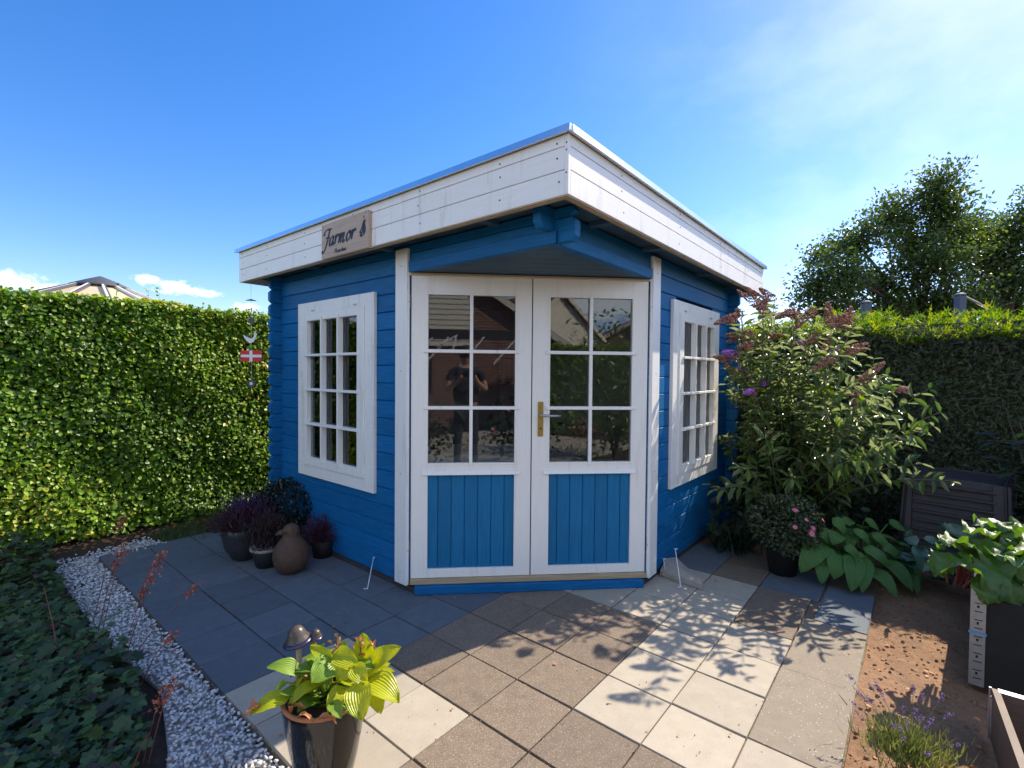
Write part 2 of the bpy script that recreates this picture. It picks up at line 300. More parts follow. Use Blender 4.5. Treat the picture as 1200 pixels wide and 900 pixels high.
LEAF=(np.array([(0,0,0),(.33,.36,.05),(.33,-.36,.05),(.7,.30,.03),(.7,-.30,.03),(1,0,-.10),(.36,0,-.05),(.7,0,-.06)]),
      [np.array([(0,6,1),(0,2,6)]),np.array([(1,6,7,3),(6,2,4,7)]),np.array([(3,7,5),(7,4,5)])])
SMALL=(np.array([(0,0,0),(.45,.38,.06),(1,0,-.05),(.45,-.38,.06)]),[np.array([(0,3,2,1)])])
BLADE=(np.array([(0,.5,0),(0,-.5,0),(.5,.4,.10),(.5,-.4,.10),(1,0,-.05)]),[np.array([(0,1,3,2)]),np.array([(2,3,4)])])
def lobed(n=7,dep=.28):
    vs=[(0.0,0,0)];m=n*2+1
    for i in range(m):
        a=math.radians(-160+320*i/(m-1)); r=.62*(1 if i%2 else 1-dep)
        vs.append((.38+r*math.cos(a),r*math.sin(a),.10*(r-.4)*math.cos(5*a)))
    vs[0]=(.20,0,-.05)
    return (np.array(vs),[np.array([(0,i,i+1) for i in range(1,m)])])
LOBE=lobed()
def unit(a): return a/np.maximum(np.linalg.norm(a,axis=1,keepdims=True),1e-9)
def scatter(name,tpl,P,D,Nn,S,m,parent=None,rnd=None,smooth=False,**kw):
    tv,tf=tpl; P=np.asarray(P,float); n=len(P); D=unit(np.asarray(D,float)); Y=unit(np.cross(np.asarray(Nn,float),D)); Z=np.cross(D,Y)
    S=np.asarray(S,float)
    if S.ndim==1: S=np.repeat(S[:,None],3,1)
    V=P[:,None,:]+(tv[None,:,0:1]*S[:,None,0:1])*D[:,None,:]+(tv[None,:,1:2]*S[:,None,1:2])*Y[:,None,:]+(tv[None,:,2:3]*S[:,None,2:3])*Z[:,None,:]
    k=len(tv); off=(np.arange(n)*k)[:,None,None]
    F=[(f[None]+off).reshape(-1,f.shape[1]) for f in tf]
    if rnd is None: rnd=RNG.random(n)
    return arrmesh(name,V.reshape(-1,3),F,m,parent,np.repeat(rnd,k),smooth,**kw)
def rn(*s): return RNG.normal(size=s)
def ru(a,b,n): return RNG.uniform(a,b,n)

# ------------------------------------------------------------------ frames measured for the place
HY=.0927; V0=Vector((.1994,2.3607,0))
GA=.6932; GO=np.array([-.2365,2.8048]); GAd=np.array([math.cos(GA),-math.sin(GA)]); GBd=np.array([math.sin(GA),math.cos(GA)])
def G(i,j,z=0): q=GO+GAd*j*.3+GBd*(i-3)*.3; return (q[0],q[1],z)

# ------------------------------------------------------------------ ground
gm=MB(); gm.box((-60,-50,-.5),(60,70,-.06)); g=gm.build('ground','earth',kind='structure')
def noisefield(X,Y,seed=0):
    r=np.random.default_rng(seed); Z=np.zeros_like(X)
    for k in range(26):
        f=6*1.19**k; a=r.uniform(0,2*math.pi); Z+=np.sin(X*f*math.cos(a)+Y*f*math.sin(a)+r.uniform(0,6.28))/f**.8
    return Z
def sheet(name,x0,x1,y0,y1,st,zf,m,**kw):
    xs=np.arange(x0,x1+st/2,st); ys=np.arange(y0,y1+st/2,st); X,Y=np.meshgrid(xs,ys); Z=zf(X,Y)
    nx,ny=len(xs),len(ys); I=np.arange(nx*ny).reshape(ny,nx)
    F=np.stack([I[:-1,:-1].ravel(),I[:-1,1:].ravel(),I[1:,1:].ravel(),I[1:,:-1].ravel()],1)
    return arrmesh(name,np.stack([X.ravel(),Y.ravel(),Z.ravel()],1),[F],m,smooth=True,**kw)
sheet('soil_bed',.7,4.6,.8,5.2,.016,lambda X,Y:-.030+.022*noisefield(X,Y,2)+.008*np.maximum(0,noisefield(X*3,Y*3,5)),'soil',kind='structure')
sheet('flower_bed',-6.5,-1.9+1.4,1.0,6.2,.04,lambda X,Y:-.045+.02*noisefield(X,Y,9),'earth',kind='structure')
# crumbs of soil
n=3000; P=np.stack([ru(1.1,2.6,n),ru(1.5,3.3,n),ru(-.02,.0,n)],1); 
ICO=bmesh.new(); bmesh.ops.create_icosphere(ICO,subdivisions=1,radius=.5); icv=np.array([v.co[:] for v in ICO.verts]); icf=[np.array([[v.index for v in f.verts] for f in ICO.faces])]; ICO.free()
icv=icv*(1+.25*np.random.default_rng(3).normal(size=(len(icv),1))).clip(.6,1.4); STONE=(icv,icf)
keep=[not ((GBd@(p[:2]-GO))/.3+3<10 and (GAd@(p[:2]-GO))/.3<6.02) for p in P]; P=P[keep]
P[:,2]=-.030+.022*noisefield(P[:,0],P[:,1],2)+.008*np.maximum(0,noisefield(P[:,0]*3,P[:,1]*3,5))+.001
scatter('soil_crumbs',STONE,P,rn(len(P),3),rn(len(P),3),.003+.020*RNG.random(len(P))**4,'clod',rnd=None,kind='stuff')

# ------------------------------------------------------------------ patio of slabs
pat=bpy.data.objects.new('patio',None); COL.objects.link(pat); pat['kind']='structure'
sb=MB()
def gp(i,j,z): return G(i,j,z)
sb.hexa([gp(-1,-9,-.055),gp(-1,6,-.055),gp(10,6,-.055),gp(10,-9,-.055),gp(-1,-9,-.017),gp(-1,6,-.017),gp(10,6,-.017),gp(10,-9,-.017)])
sb.build('joint_sand','sand',pat)
def slab(i0,j0,i1,j1,m):
    g1,g2=.0085,.0065   # joint along A lines wider
    z=random.uniform(-.0015,.0015); T=[random.uniform(-.0015,.0015) for _ in range(2)]
    c=((i0+i1)/2,(j0+j1)/2); hi=(i1-i0)*.15; hj=(j1-j0)*.15
    cx,cy,_=G(*c); b=MB(); rot=random.uniform(-.004,.004)
    ca,sa=math.cos(rot),math.sin(rot)
    def T3(a,b_,zz):
        a,b_=a*ca-b_*sa,a*sa+b_*ca
        q=np.array([cx,cy])+GBd*a+GAd*b_; return (q[0],q[1],zz+z+T[0]*a/.15+T[1]*b_/.15)
    b.box((-hi+g1/2+random.uniform(-.001,.001),-hj+g2/2,-.045),(hi-g1/2,hj-g2/2+random.uniform(-.001,.001),0),T3)
    b.build('slab',m,pat,bevel=.0018)
hx=lambda i,j:(lambda q:((q[0]-V0.x),(q[1]-V0.y)))(G(i,j))
HA=HY+math.pi/4
def local(i,j):
    x,y=hx(i,j); return (x*math.cos(HA)+y*math.sin(HA),-x*math.sin(HA)+y*math.cos(HA))
for i in range(-1,10):
    for j in range(-9,6):
        cs=[local(i+a,j+b) for a in (0,1) for b in (0,1)]
        if all(x>.12 and y>.12 and x+y>1.25 and x<3.2 and y<3.2 for x,y in cs): continue
        if i>2 and j<-7: continue
        if j>=5: continue
        if j==4 and i>=6: continue
        m='slab_g'
        if j>=0:
            if i in(-1,): m='slab_l' if j<2 else 'slab_b'
            elif i==0: m='slab_l' if j<2 else 'slab_b'
            elif i==1: m='slab_b'
            elif i in(2,3,4): m='slab_b' if j<3 else 'slab_l'
            elif i in (5,6): m='slab_l'
            elif i==7: m='slab_l'
            elif i==8: m='slab_b' if j==3 else 'slab_g'
            else: m='slab_b' if j==3 else 'slab_g'
        elif j==-1 and i<=0: m='slab_l'
        slab(i,j,i+1,j+1,m)
for q in [(-1,5,1,6,'slab_b'),(1,5,3,6,'slab_l'),(3,5,5,6,'slab_t'),(5,5,7.07,6,'slab_t'),(7.07,5.15,9.1,6,'slab_g'),(6,4,8,5,'slab_b'),(8,4,9.6,5.13,'slab_g')]: slab(*q)

tb=MB(); tb.hexa([G(-16,2,-.05),G(-16,22,-.05),G(-3.05,22,-.05),G(-3.05,2,-.05),G(-16,2,-.002),G(-16,22,-.002),G(-3.05,22,-.002),G(-3.05,2,-.002)]); tb.build('terrace_bounce','slab_l',kind='structure')  # unseen paving added behind the camera to bounce light onto the door
for j in range(2,12):
    for i in (-3,-2): slab(i,j,i+1,j+1,'slab_l')

# grit and bits lying in the joints and on the slabs
n=5200; li=RNG.integers(-1,9,n); al=ru(-8,6,n); swp=RNG.random(n)<.45; lj=RNG.integers(-8,6,n); ai=ru(-1,9,n)
P=np.array([G(li[k]+.012*RNG.normal(),al[k]) if not swp[k] else G(ai[k],lj[k]+.012*RNG.normal()) for k in range(n)]); P[:,2]=-.009+.008*RNG.random(n)
scatter('joint_grit',STONE,P,rn(n,3),rn(n,3),.002+.006*RNG.random(n)**2,'sand',kind='stuff')
n=900; P=np.array([G(ru(-1,8,1)[0],ru(-2,6,1)[0],.002) for k in range(n)]); scatter('slab_grit',STONE,P,rn(n,3),rn(n,3),.0015+.004*RNG.random(n)**3,'sand',kind='stuff')
n=70; P=np.array([G(ru(-1,9,1)[0],ru(-3,6,1)[0],.005) for k in range(n)]); scatter('leaf_litter',LEAF,P,rn(n,3)*[1,1,.1],rn(n,3)*.25+[0,0,1],ru(.008,.022,n),'hostat',kind='stuff')
n=700; li=RNG.integers(0,8,n); al=ru(-8,6,n); al=np.where(RNG.random(n)<.5,np.round(al),al); P=np.array([G(li[k]+.012*RNG.normal(),al[k]+.03*RNG.normal(),-.012) for k in range(n)]); scatter('joint_moss',BLADE,P,rn(n,3)*.8+[0,0,.7],rn(n,3),np.stack([ru(.006,.016,n),ru(.003,.006,n),ru(.003,.01,n)],1),'grass',kind='stuff')

# ------------------------------------------------------------------ gravel
def inpoly(P,poly):
    x,y=P[:,0],P[:,1]; c=np.zeros(len(P),bool); n=len(poly)
    for i in range(n):
        x1,y1=poly[i];x2,y2=poly[i-1]
        m=((y1>y)!=(y2>y))&(x<(x2-x1)*(y-y1)/(y2-y1+1e-12)+x1); c^=m
    return c
pe=[G(-1.02,j)[:2] for j in (6,4,0,-8.9)]
gpoly=[(-3.34,3.50),(-2.40,2.745),(-2.05,2.42),(-1.85,2.336),(-1.55,2.145),(-1.268,1.796),(-.95,1.3),(-.2,.9)]+pe+[(-2.86,3.72),(-2.72,3.93),(-3.08,4.05)]
n=85000; P=np.stack([ru(-3.6,.2,n),ru(.9,4.1,n),ru(-.045,.004,n)],1); P=P[inpoly(P,gpoly)]
gb=MB(); gb.prism([(x*.985-.03 if x<-.9 else x,y) for x,y in gpoly],lambda a,b_,w:(a,b_,w),-.048,-.034); gb.build('gravel_bed',mat('pale_gravel_fines',(.33,.33,.33),.95,.4,60,bump=1.,bscale=200,bdist=.004),kind='structure')
# fewer stones where the bed thins out at the back
kp=~((P[:,1]>3.55)&(RNG.random(len(P))>.45)); P=P[kp]; n=len(P)
S=np.stack([ru(.011,.029,n),ru(.009,.019,n),ru(.008,.015,n)],1)
dn=rn(n,3)*.35+[0,0,1]
scatter('white_gravel',STONE,P,rn(n,3)*[1,1,.25],dn,S,'gravel',rnd=np.clip(RNG.random(n)**.6,0,1)*(RNG.random(n)>.02),kind='stuff')

# ------------------------------------------------------------------ the blue corner summer house (local x along right wall, y along left wall)
H=thing('summer_house','blue log corner summer house with white double doors, white fascia and flat roof','summer house',V0,HA)
S2=math.sqrt(.5)
def WL(t,z,o): return (-o,t,z)
def WR(t,z,o): return (t,-o,z)
def DD(x,y,z): return ((x+y)*S2,(y-x)*S2,z)
TE=2.807; TH=.045; EXT=.095
def log(T,t0,t1,z0,z1,parent,o=0,endch=(False,False)):
    g_=.006
    poly=[(o-.007,z0+.0006),(o,z0+g_),(o,z1-g_),(o-.007,z1-.0006),(o-TH+.007,z1-.0006),(o-TH,z1-g_),(o-TH,z0+g_),(o-TH+.007,z0+.0006)]
    b=MB(); vs=[];ch=.022
    sts=[(t0,0)] if not endch[0] else [(t0,1),(t0+ch*.5,.45),(t0+ch,0)]
    sts+= [(t1,0)] if not endch[1] else [(t1-ch,0),(t1-ch*.5,.45),(t1,1)]
    zc=(z0+z1)/2
    for t,k in sts:
        for a,z in poly:
            zz=z+(ch*1.0*k if z<zc else -ch*1.0*k)
            vs.append(T(t,zz,a))
    m=len(poly); fs=[tuple(range(m)),tuple(range((len(sts)-1)*m,len(sts)*m))]
    for s in range(len(sts)-1):
        for i in range(m): fs.append((s*m+i,s*m+(i+1)%m,(s+1)*m+(i+1)%m,(s+1)*m+i))
    b.add(vs,fs); return b.build('log','blue',parent)
PITCH=.1165
def courses(z0off,zmin,zmax):
    z=z0off; r=[]
    while z<zmax:
        a,b=max(z,zmin),min(z+PITCH,zmax)
        if b-a>.012: r.append((a,b))
        z+=PITCH
    return r
ZL=2.0205-PITCH*18; ZR=1.961-PITCH*18   # joint phases
ZT=2.188
def wallobj(label,axis):
    b=MB(); T={'L':WL,'R':WR}[axis]
    # plate under the lowest log
    b.box((1.03,.002,-.038),(TE-.01,.036,-.006),lambda t,z,o:T(t,z,o))
    return b.build('wall','felt',H,label=label)
for ax,T,ph,lab in (('L',WL,ZL,'left log wall with white casement window'),('R',WR,ZR,'right log wall beside the butterfly bush')):
    w=wallobj(lab,ax)
    for z0,z1 in courses(ph,.036,ZT):
        if z0>=2.0-.04 and z1>2.03:
            z0=max(z0,2.0205) if ax=='L' else z0
            if z0<2.018: # split log below/above the soffit
                log(T,1.10,TE+.14,z0,z1,w); continue
            log(T,-EXT-.02,TE+.14,z0,z1,w,endch=(z1-z0>.05,False)); continue
        if z1>.655 and z0<1.85:
            log(T,1.10,1.55,z0,z1,w); log(T,2.355,TE+.14,z0,z1,w)
        else: log(T,1.10,TE+.14,z0,z1,w)
    # trim plank above the soffit
    zt=2.079 if ax=='L' else 2.0765
    b=MB(); b.box((-.018 if ax=='L' else -.0165,2.0165,.0012),(1.088,zt,.018),lambda t,z,o:T(t,z,o)); b.build('trim_plank','blue',w,bevel=.002)
    if ax=='R':
        b=MB(); b.box((0.03,2.02,-.045),(1.14,2.075,-.001),lambda t,z,o:T(t,z,o)); b.build('log','blue',w)
# back walls, whose log ends stick out past the front walls
for nm,f,ph in (('y',lambda t,z,o:(t,TE-o,z),ZR),('x',lambda t,z,o:(TE-o,t,z),ZL)):
    b=MB(); b.box((.1,-.037,.01),(TE,-.006,.04),lambda t,o,z:f(t,z,o)); w=b.build('wall','felt',H,label='back log wall, its log ends showing at the corner')
    for z0,z1 in courses(ph,.036,ZT): log(f,-EXT,TE+.14,z0,z1,w,endch=(True,True))
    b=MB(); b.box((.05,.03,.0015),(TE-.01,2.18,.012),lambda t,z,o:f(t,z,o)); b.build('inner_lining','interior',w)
# base and floor
b=MB(); b.prism([(.05,1.05),(1.05,.05),(TE,.05),(TE,TE),(.05,TE)],lambda a,b_,w:(a,b_,w),.012,.05); b.build('floor','floor',H)
b=MB(); b.box((-.735,.722,.002),(.742,.775,.0535),lambda x,y,z:DD(x,y,z)); sill=b.build('door_sill','blue',H,bevel=.003)
b=MB(); b.box((-.766,.748,.056),(.766,.80,.0845),lambda x,y,z:DD(x,y,z)); b.build('threshold','rawwood',H,bevel=.002)
# casings at the chamfer
for ax,T in (('L',WL),('R',WR)):
    b=MB(); b.box((1.094,.047,.001),(1.2115,2.166,.024),lambda t,z,o:T(t,z,o)); c=b.build('corner_casing','white_v',H,bevel=.002)
    for z in (.12,.75,1.4,2.06):
        q=MB(); q.lathe([(.003,0),(.0035,.001),(.001,.002)],8); o=q.build('nail','nail',c); 
        o.matrix_local=Matrix.Translation(Vector(T(1.152,z,.0245)))@(Matrix.Rotation(-math.pi/2,4,'Y') if ax=='L' else Matrix.Rotation(math.pi/2,4,'X'))
fr=MB(); 
for sx in (-1,1): fr.box((sx*.787-.011,.764,.055),(sx*.787+.011,.83,2.066),lambda x,y,z:DD(x,y,z))
fr.box((-.775,.768,2.003),(.775,.83,2.0165),lambda x,y,z:DD(x,y,z)); frm=fr.build('door_frame','white_v',H,bevel=.0015)
hd=MB(); hd.box((-.765,.759,2.0045),(.765,.7665,2.0155),lambda x,y,z:DD(x,y,z)); hd.build('head_strip','rawwood',H)
# porch soffit: triangle of boards
sf=MB(); sf.prism([(.0,.0),(1.08,0.),(0.,1.08)],lambda a,b_,w:(a,b_,w),2.040,2.0475); sf_o=sf.build('porch_soffit','soffit',H)
for k in range(7):
    y0,y1=.012+k*.108,.012+(k+1)*.108-.004
    p=[(-y0+.006,y0),(y0-.006,y0),(y1-.006,y1),(-y1+.006,y1)]
    q=MB(); q.prism(p,lambda x,y,w:DD(x,y,w),2.0215,2.0395); q.build('soffit_board','soffit',sf_o,bevel=.0015)
# doors
def door(x0,x1,gx0,gx1,px0,px1,right):
    T=lambda x,y,z:DD(x,y,z); yf=.776; yb=.818
    b=MB()
    b.box((x0,yf,.087),(gx0,yb,2.001),T); b.box((gx1,yf,.087),(x1,yb,2.001),T)           # stiles
    b.box((gx0+.0003,yf,1.885),(gx1-.0003,yb,2.001),T)
    b.box((gx0+.0003,yf,.746),(gx1-.0003,yb,.820),T)
    b.box((gx0+.0003,yf,.087),(gx1-.0003,yb,.1425),T)
    b.box((gx0+.0003,yf,.1425+.0002),(px0,yb,.746-.0002),T) if px0>gx0 else None
    lab='right door leaf with brass handle plate' if right else 'left door leaf without a handle'
    d=b.build('door','white_v',H,bevel=.0015,label=lab)
    # stile infill next to the narrower glass
    gw=(gx1-gx0)
    # pale bead round the glass
    b=MB(); w_=.010
    for a in ((gx0-w_,.820-w_,gx0,1.885+w_),(gx1,.820-w_,gx1+w_,1.885+w_)): b.box((a[0],yf-.005,a[1]),(a[2],yf-.0002,a[3]),T)
    b.box((gx0+.0002,yf-.005,.820-w_),(gx1-.0002,yf-.0002,.820),T); b.box((gx0+.0002,yf-.005,1.885),(gx1-.0002,yf-.0002,1.885+w_),T)
    b.build('glazing_bead','white_v',d)
    xm=(gx0+gx1)/2-.004
    m=MB(); m.box((xm-.0105,yf-.010,.800),(xm+.0105,yf+.012,1.905),T); m.build('muntin','white_v',d,bevel=.002)
    for z in (1.172,1.530):
        m=MB(); m.box((gx0-.028,yf-.0125,z-.0105),(gx1+.028,yf+.010,z+.0105),T); m.build('muntin','white_v',d,bevel=.002)
    for xa,xb in ((gx0,xm-.0105),(xm+.0105,gx1)):
        for za,zb in ((.820,1.1615),(1.1825,1.5195),(1.5405,1.885)):
            m=MB(); m.box((xa+.0003,yf+.016,za+.0003),(xb-.0003,yf+.020,zb-.0003),T); m.build('pane','glass',d)
    k=7; wd=(px1-px0)/k
    for i in range(k):
        m=MB(); m.box((px0+i*wd+.0012,yf+.014,.1427),(px0+(i+1)*wd-.0012,yf+.030,.7458),T); m.build('panel_board','blue_v',d,bevel=.003)
    m=MB(); m.box((px0+.002,yf+.028,.144),(px1-.002,yf+.036,.744),T); m.build('panel_back','blue_v',d)
    m=MB(); m.prism([(yf-.016,.7455),(yf-.0005,.7455),(yf-.0005,.772),(yf-.008,.768)],lambda y,z,x:DD(x,y,z),px0-.012,px1+.012); m.build('drip_ledge','white_v',d,bevel=.001)
    # hinges
    hxp=x1 if right else x0; sg=1 if right else -1
    for z in (.235,1.80):
        m=MB(); m.tube([T(hxp+sg*.012,yf-.004,z),T(hxp+sg*.012,yf-.004,z+.085)],.0055,8)
        m.box((hxp+sg*.012-.005,yf-.013,z+.03),(hxp+sg*.012+.005,yf-.003,z+.037),T); m.build('hinge','steel',d)
    return d
GX=(-.660,-.109)
dl=door(-.7645,-.0035,*GX,-.681,-.0875,False)
dr=door(.0035,.7645,.117,.660,.0905,.680,True)
# rails either side of the blue panels are built slightly wider than the panels
for d,px0,px1,a,b2 in ((dl,-.681,-.0875,-.7645,-.0035),(dr,.0905,.680,.0035,.7645)): pass
T=lambda x,y,z:DD(x,y,z)
m=MB(); m.box((.040,.7685,.988),(.076,.7755,1.212),T); hp=m.build('handle_plate','brass',dr,bevel=.003,seg=2)
m=MB(); m.tube([T(.058,.769,1.128),T(.058,.730,1.128),T(.064,.722,1.127),T(.10,.716,1.126),T(.178,.718,1.124)],[.008,.008,.009,.0085,.007],10); m.build('lever','steel',dr,smooth=True)
m=MB(); m.tube([T(.058,.7665,1.04),T(.058,.7690,1.04)],.006,10); m.build('key_hole','black',dr)
m=MB(); m.box((-.0025,.7795,.09),(.0025,.81,2.0),T); m.build('door_gap','black',H)
# windows
def window(T,lab):
    t0,t1,z0,z1=1.440,2.474,.5745,1.930; a0,a1,b0,b1=1.545,2.362,.661,1.843
    P_=lambda t,z,o:T(t,z,o)
    def bx(mb,ta,tb,za,zb,oa,ob): mb.box((ta,za,oa),(tb,zb,ob),lambda t,z,o:T(t,z,o)); return mb
    b=MB(); bx(b,t0,a0-.0005,z0,z1,.0008,.026); bx(b,a1+.0005,t1,z0,z1,.0008,.026)
    bx(b,a0,a1,b1+.0005,z1,.0008,.026); bx(b,a0,a1,z0,b0-.0005,.0008,.026)
    w=b.build('window','white',H,bevel=.002,label=lab)
    g0,g1,h0,h1=1.632,2.322,.722,1.786
    s=MB(); bx(s,a0+.001,g0,b0+.001,b1-.001,-.02,.034); bx(s,g1,a1-.001,b0+.001,b1-.001,-.02,.034)
    bx(s,g0+.0003,g1-.0003,h1,b1-.001,-.02,.034); bx(s,g0+.0003,g1-.0003,b0+.001,h0,-.02,.034); s.build('sash','white_v',w,bevel=.002)
    # reveal boards behind the sash
    s=MB(); bx(s,1.548,1.565,.66,1.84,-.10,-.0215); bx(s,2.342,2.357,.66,1.84,-.10,-.0215); bx(s,1.566,2.341,.66,.675,-.10,-.0215); bx(s,1.566,2.341,1.825,1.84,-.10,-.0215); s.build('reveal','white',w)
    d=(g1-g0)/3; e=(h1-h0)/4
    for k in (1,2): bx(MB(),g0+d*k-.009,g0+d*k+.009,h0-.018,h1+.022,.001,.046).build('muntin','white_v',w,bevel=.002)
    for k in (1,2,3): bx(MB(),g0-.022,g1+.022,h0+e*k-.009,h0+e*k+.009,.001,.048).build('muntin','white_v',w,bevel=.002)
    for i in range(3):
        for k in range(4):
            bx(MB(),g0+d*i+(.0095 if i else .0004),g0+d*(i+1)-(.0095 if i<2 else .0004),h0+e*k+(.0095 if k else .0004),h0+e*(k+1)-(.0095 if k<3 else .0004),-.004,0).build('pane','glass',w)
    for t in (1.66,2.24):
        q=MB(); q.prism([(t-.020,1.858),(t+.020,1.858),(t+.014,1.867),(t-.014,1.867)],lambda a,z,o:T(a,z,o),.0265,.0335); q.build('vent_cover','steel',w)
    return w
window(WL,'white twelve pane window in the left wall'); window(WR,'white twelve pane window in the right wall')
# roof
RO=.2136; RL=3.13; RR=3.16
b=MB(); b.box((-RO+.03,-RO+.03,2.196),(RR-.03,RL-.03,2.30),None); roof=b.build('roof','soffit',H,label='flat roof with white boarded fascia')
b=MB(); b.box((-RO+.002,-RO+.002,2.392),(RR-.002,RL-.002,2.414)); b.build('roof_felt','felt',roof)
zs=[(2.150,2.2535),(2.2565,2.3515),(2.3545,2.402)]
for z0,z1 in zs:
    b=MB(); b.box((-RO,-RO+.020,z0),(-RO+.019,RL,z1)); b.build('fascia_board','white',roof,bevel=.0018)
    b=MB(); b.box((-RO+.020,-RO,z0),(RR,-RO+.019,z1)); b.build('fascia_board','white',roof,bevel=.0018)
    b=MB(); b.box((RR-.019,-RO+.02,z0),(RR-.0003,RL,z1)); b.build('fascia_board','white',roof)
    b=MB(); b.box((-RO+.02,RL-.019,z0),(RR-.02,RL-.0003,z1)); b.build('fascia_board','white',roof)
b=MB(); b.box((-RO-.0005,-RO-.0005,2.1495),(-RO+.0195,-RO+.0195,2.4025)); b.build('corner_board','white',roof,bevel=.002)
for k in range(2):
    b=MB()
    if k==0: b.box((-RO+.021,-RO+.021,2.1445),(-RO+.04,RL-.03,2.1935))
    else: b.box((-RO+.041,-RO+.021,2.1445),(RR-.03,-RO+.04,2.1935))
    b.build('fascia_batten','rawwood',roof)
for side in (0,1):
    cuts=[-RO-.02,.62,1.55,2.45,RL+.03] if side==0 else [-RO+.0,.9,1.9,2.8,RR+.03]
    for k in range(4):
        a_,b_=cuts[k],cuts[k+1]-.0015
        q=MB(); pr=[(.0,2.4035),(-.020,2.4035),(-.024,2.398),(-.0265,2.3985),(-.0225,2.431),(.055,2.431),(.055,2.428),(.0,2.428)]
        if side==0: q.prism(pr,lambda o,z,t:(-RO+o,t,z),a_,b_)
        else: q.prism(pr,lambda o,z,t:(t,-RO+o,z),a_,b_)
        q.build('flashing','alu',roof)
# rafters ends & battens in the eaves
for t in (.30,.95,1.94,2.7):
    q=MB(); q.box((t,-RO+.045,2.168),(t+.05,-.002,2.1955)); q.build('eave_batten','soffit',roof,bevel=.002)
for t in (.35,1.25,2.15): 
    q=MB(); q.box((-RO+.045,t,2.168),(-.002,t+.05,2.1955)); q.build('eave_batten','soffit',roof,bevel=.002)
# nails on the fascia
q=MB()
def fn(side,t,z,r=.0045):
    if side==0: q.tube([(-RO-.0012,t,z),(-RO+.001,t,z)],r,8)
    else: q.tube([(t,-RO-.0012,z),(t,-RO+.001,z)],r,8)
for z in (2.375,2.305,2.205):
    for t in (-.165,.16,.75,1.4,2.0,2.6,3.05): fn(0,t+random.uniform(-.01,.01),z+random.uniform(-.006,.006))
    for t in (.28,1.05,1.85,2.6): fn(1,t+random.uniform(-.02,.02),z+random.uniform(-.006,.006),.004)
for z in (2.335,2.24,2.365): fn(0,-.2045,z,.004)
q.build('fascia_nails','nail',roof)
# door stays (white hooks)
Hinv=(Matrix.Translation(V0)@Matrix.Rotation(HA,4,'Z')).inverted()
def wl(x,y,z): return tuple(Hinv@Vector((x,y,z)))
def stay(p,q_,lab):
    d=Vector(q_)-Vector(p); m_=MB()
    hk=Vector(q_)+Vector((-.022,-.012,.002))
    m_.tube([wl(*p),wl(*(Vector(p)+d*.5)),wl(*q_),wl(*(Vector(q_)+Vector((.006,-.014,.002)))),wl(*hk)],.0033,8)
    m_.tube([wl(p[0]-.004,p[1]+.02,p[2]),wl(p[0]+.003,p[1]-.006,p[2]+.004),wl(p[0]+.012,p[1]-.004,p[2]+.008)],.004,8); m_.build('door_stay','whiterod',H,smooth=True,label=lab)
stay((-.932,3.285,.128),(-.916,3.10,.006),'white hooked door stay leaning at the left wall')
stay((1.125,3.30,.20),(1.113,3.15,.012),'white door stay hanging over the concrete block')
stay((1.06,3.345,.115),(1.070,3.33,.02),'short grey door stay by the right casing')
# inside: table, lantern, pots
def inside(x,y): # door coordinates -> world
    v=(Matrix.Translation(V0)@Matrix.Rotation(HA,4,'Z'))@Vector(DD(x,y,0)); return (v.x,v.y,.05)
t=thing('table','white table with a scalloped cloth inside the summer house behind the left door','table',inside(-.45,1.75),HY)
m=MB(); m.box((-.5,-.3,.68),(.5,.3,.705)); m.build('tabletop','cloth',t,bevel=.004)
for sx in(-1,1):
    for sy in (-1,1): m=MB(); m.box((sx*.45-.02,sy*.25-.02,0),(sx*.45+.02,sy*.25+.02,.68)); m.build('leg','interior',t)
m=MB(); k=24
for i in range(k):
    x0=-.5+i/k; x1=x0+1/k; m.add([(x0,-.306,.705),(x1,-.306,.705),(x1,-.31,.60),((x0+x1)/2,-.312,.575),(x0,-.31,.60)],[(0,1,2,3,4)]); m.add([(x0,-.303,.705),(x1,-.303,.705),(x1,-.307,.60),((x0+x1)/2,-.309,.575),(x0,-.307,.60)],[(0,1,2,3,4)])
m.build('lace_edge','cloth',t)
wx=inside(-.62,1.62); t=thing('lantern','round black wire lantern with handle standing on the indoor table','lantern',(wx[0],wx[1],.756))
m=MB(); m.lathe([(.05,0),(.085,.03),(.09,.06),(.06,.09),(.03,.10)],16); m.build('body','black',t,smooth=True)
m=MB(); m.tube([(.10*math.cos(a),0,.08+.12*math.sin(a)) for a in np.linspace(-.2,math.pi+.2,14)],.004,6); m.build('handle','black',t)
wx=inside(-.42,1.65); t=thing('potted_plant','small dark potted succulent on the indoor table beside the lantern','potted plant',(wx[0],wx[1],.756))
m=MB(); m.lathe([(.025,0),(.035,.05),(.03,.055)],12); m.build('pot','black',t,smooth=True)
n=40; P=np.zeros((n,3))+[0,0,.05]; scatter('foliage',BLADE,P,rn(n,3)*[.5,.5,.2]+[0,0,.7],rn(n,3),np.stack([ru(.05,.08,n),np.full(n,.012),np.full(n,.02)],1),'under',t)
wx=inside(.50,1.42); t=thing('storage_box','white open storage box of folded things seen through the right door','box',wx,HY)
m=MB(); m.box((-.2,-.2,0),(.3,.2,.02)); m.box((-.2,-.2,.02),(-.18,.2,.62)); m.box((.28,-.2,.02),(.3,.2,.62)); m.box((-.2,-.2,.62),(.3,.2,.64)); m.box((-.18,.18,.02),(.28,.2,.62)); m.build('shelf','cloth',t,bevel=.002)
m=MB(); m.box((-.15,-.15,.02),(.2,.1,.25)); m.build('blanket','pink',t,bevel=.02)
wx=inside(.50,1.45); t=thing('flower_vase','dark pink flowers in a vase on the white box indoors','vase',(wx[0],wx[1],.692))
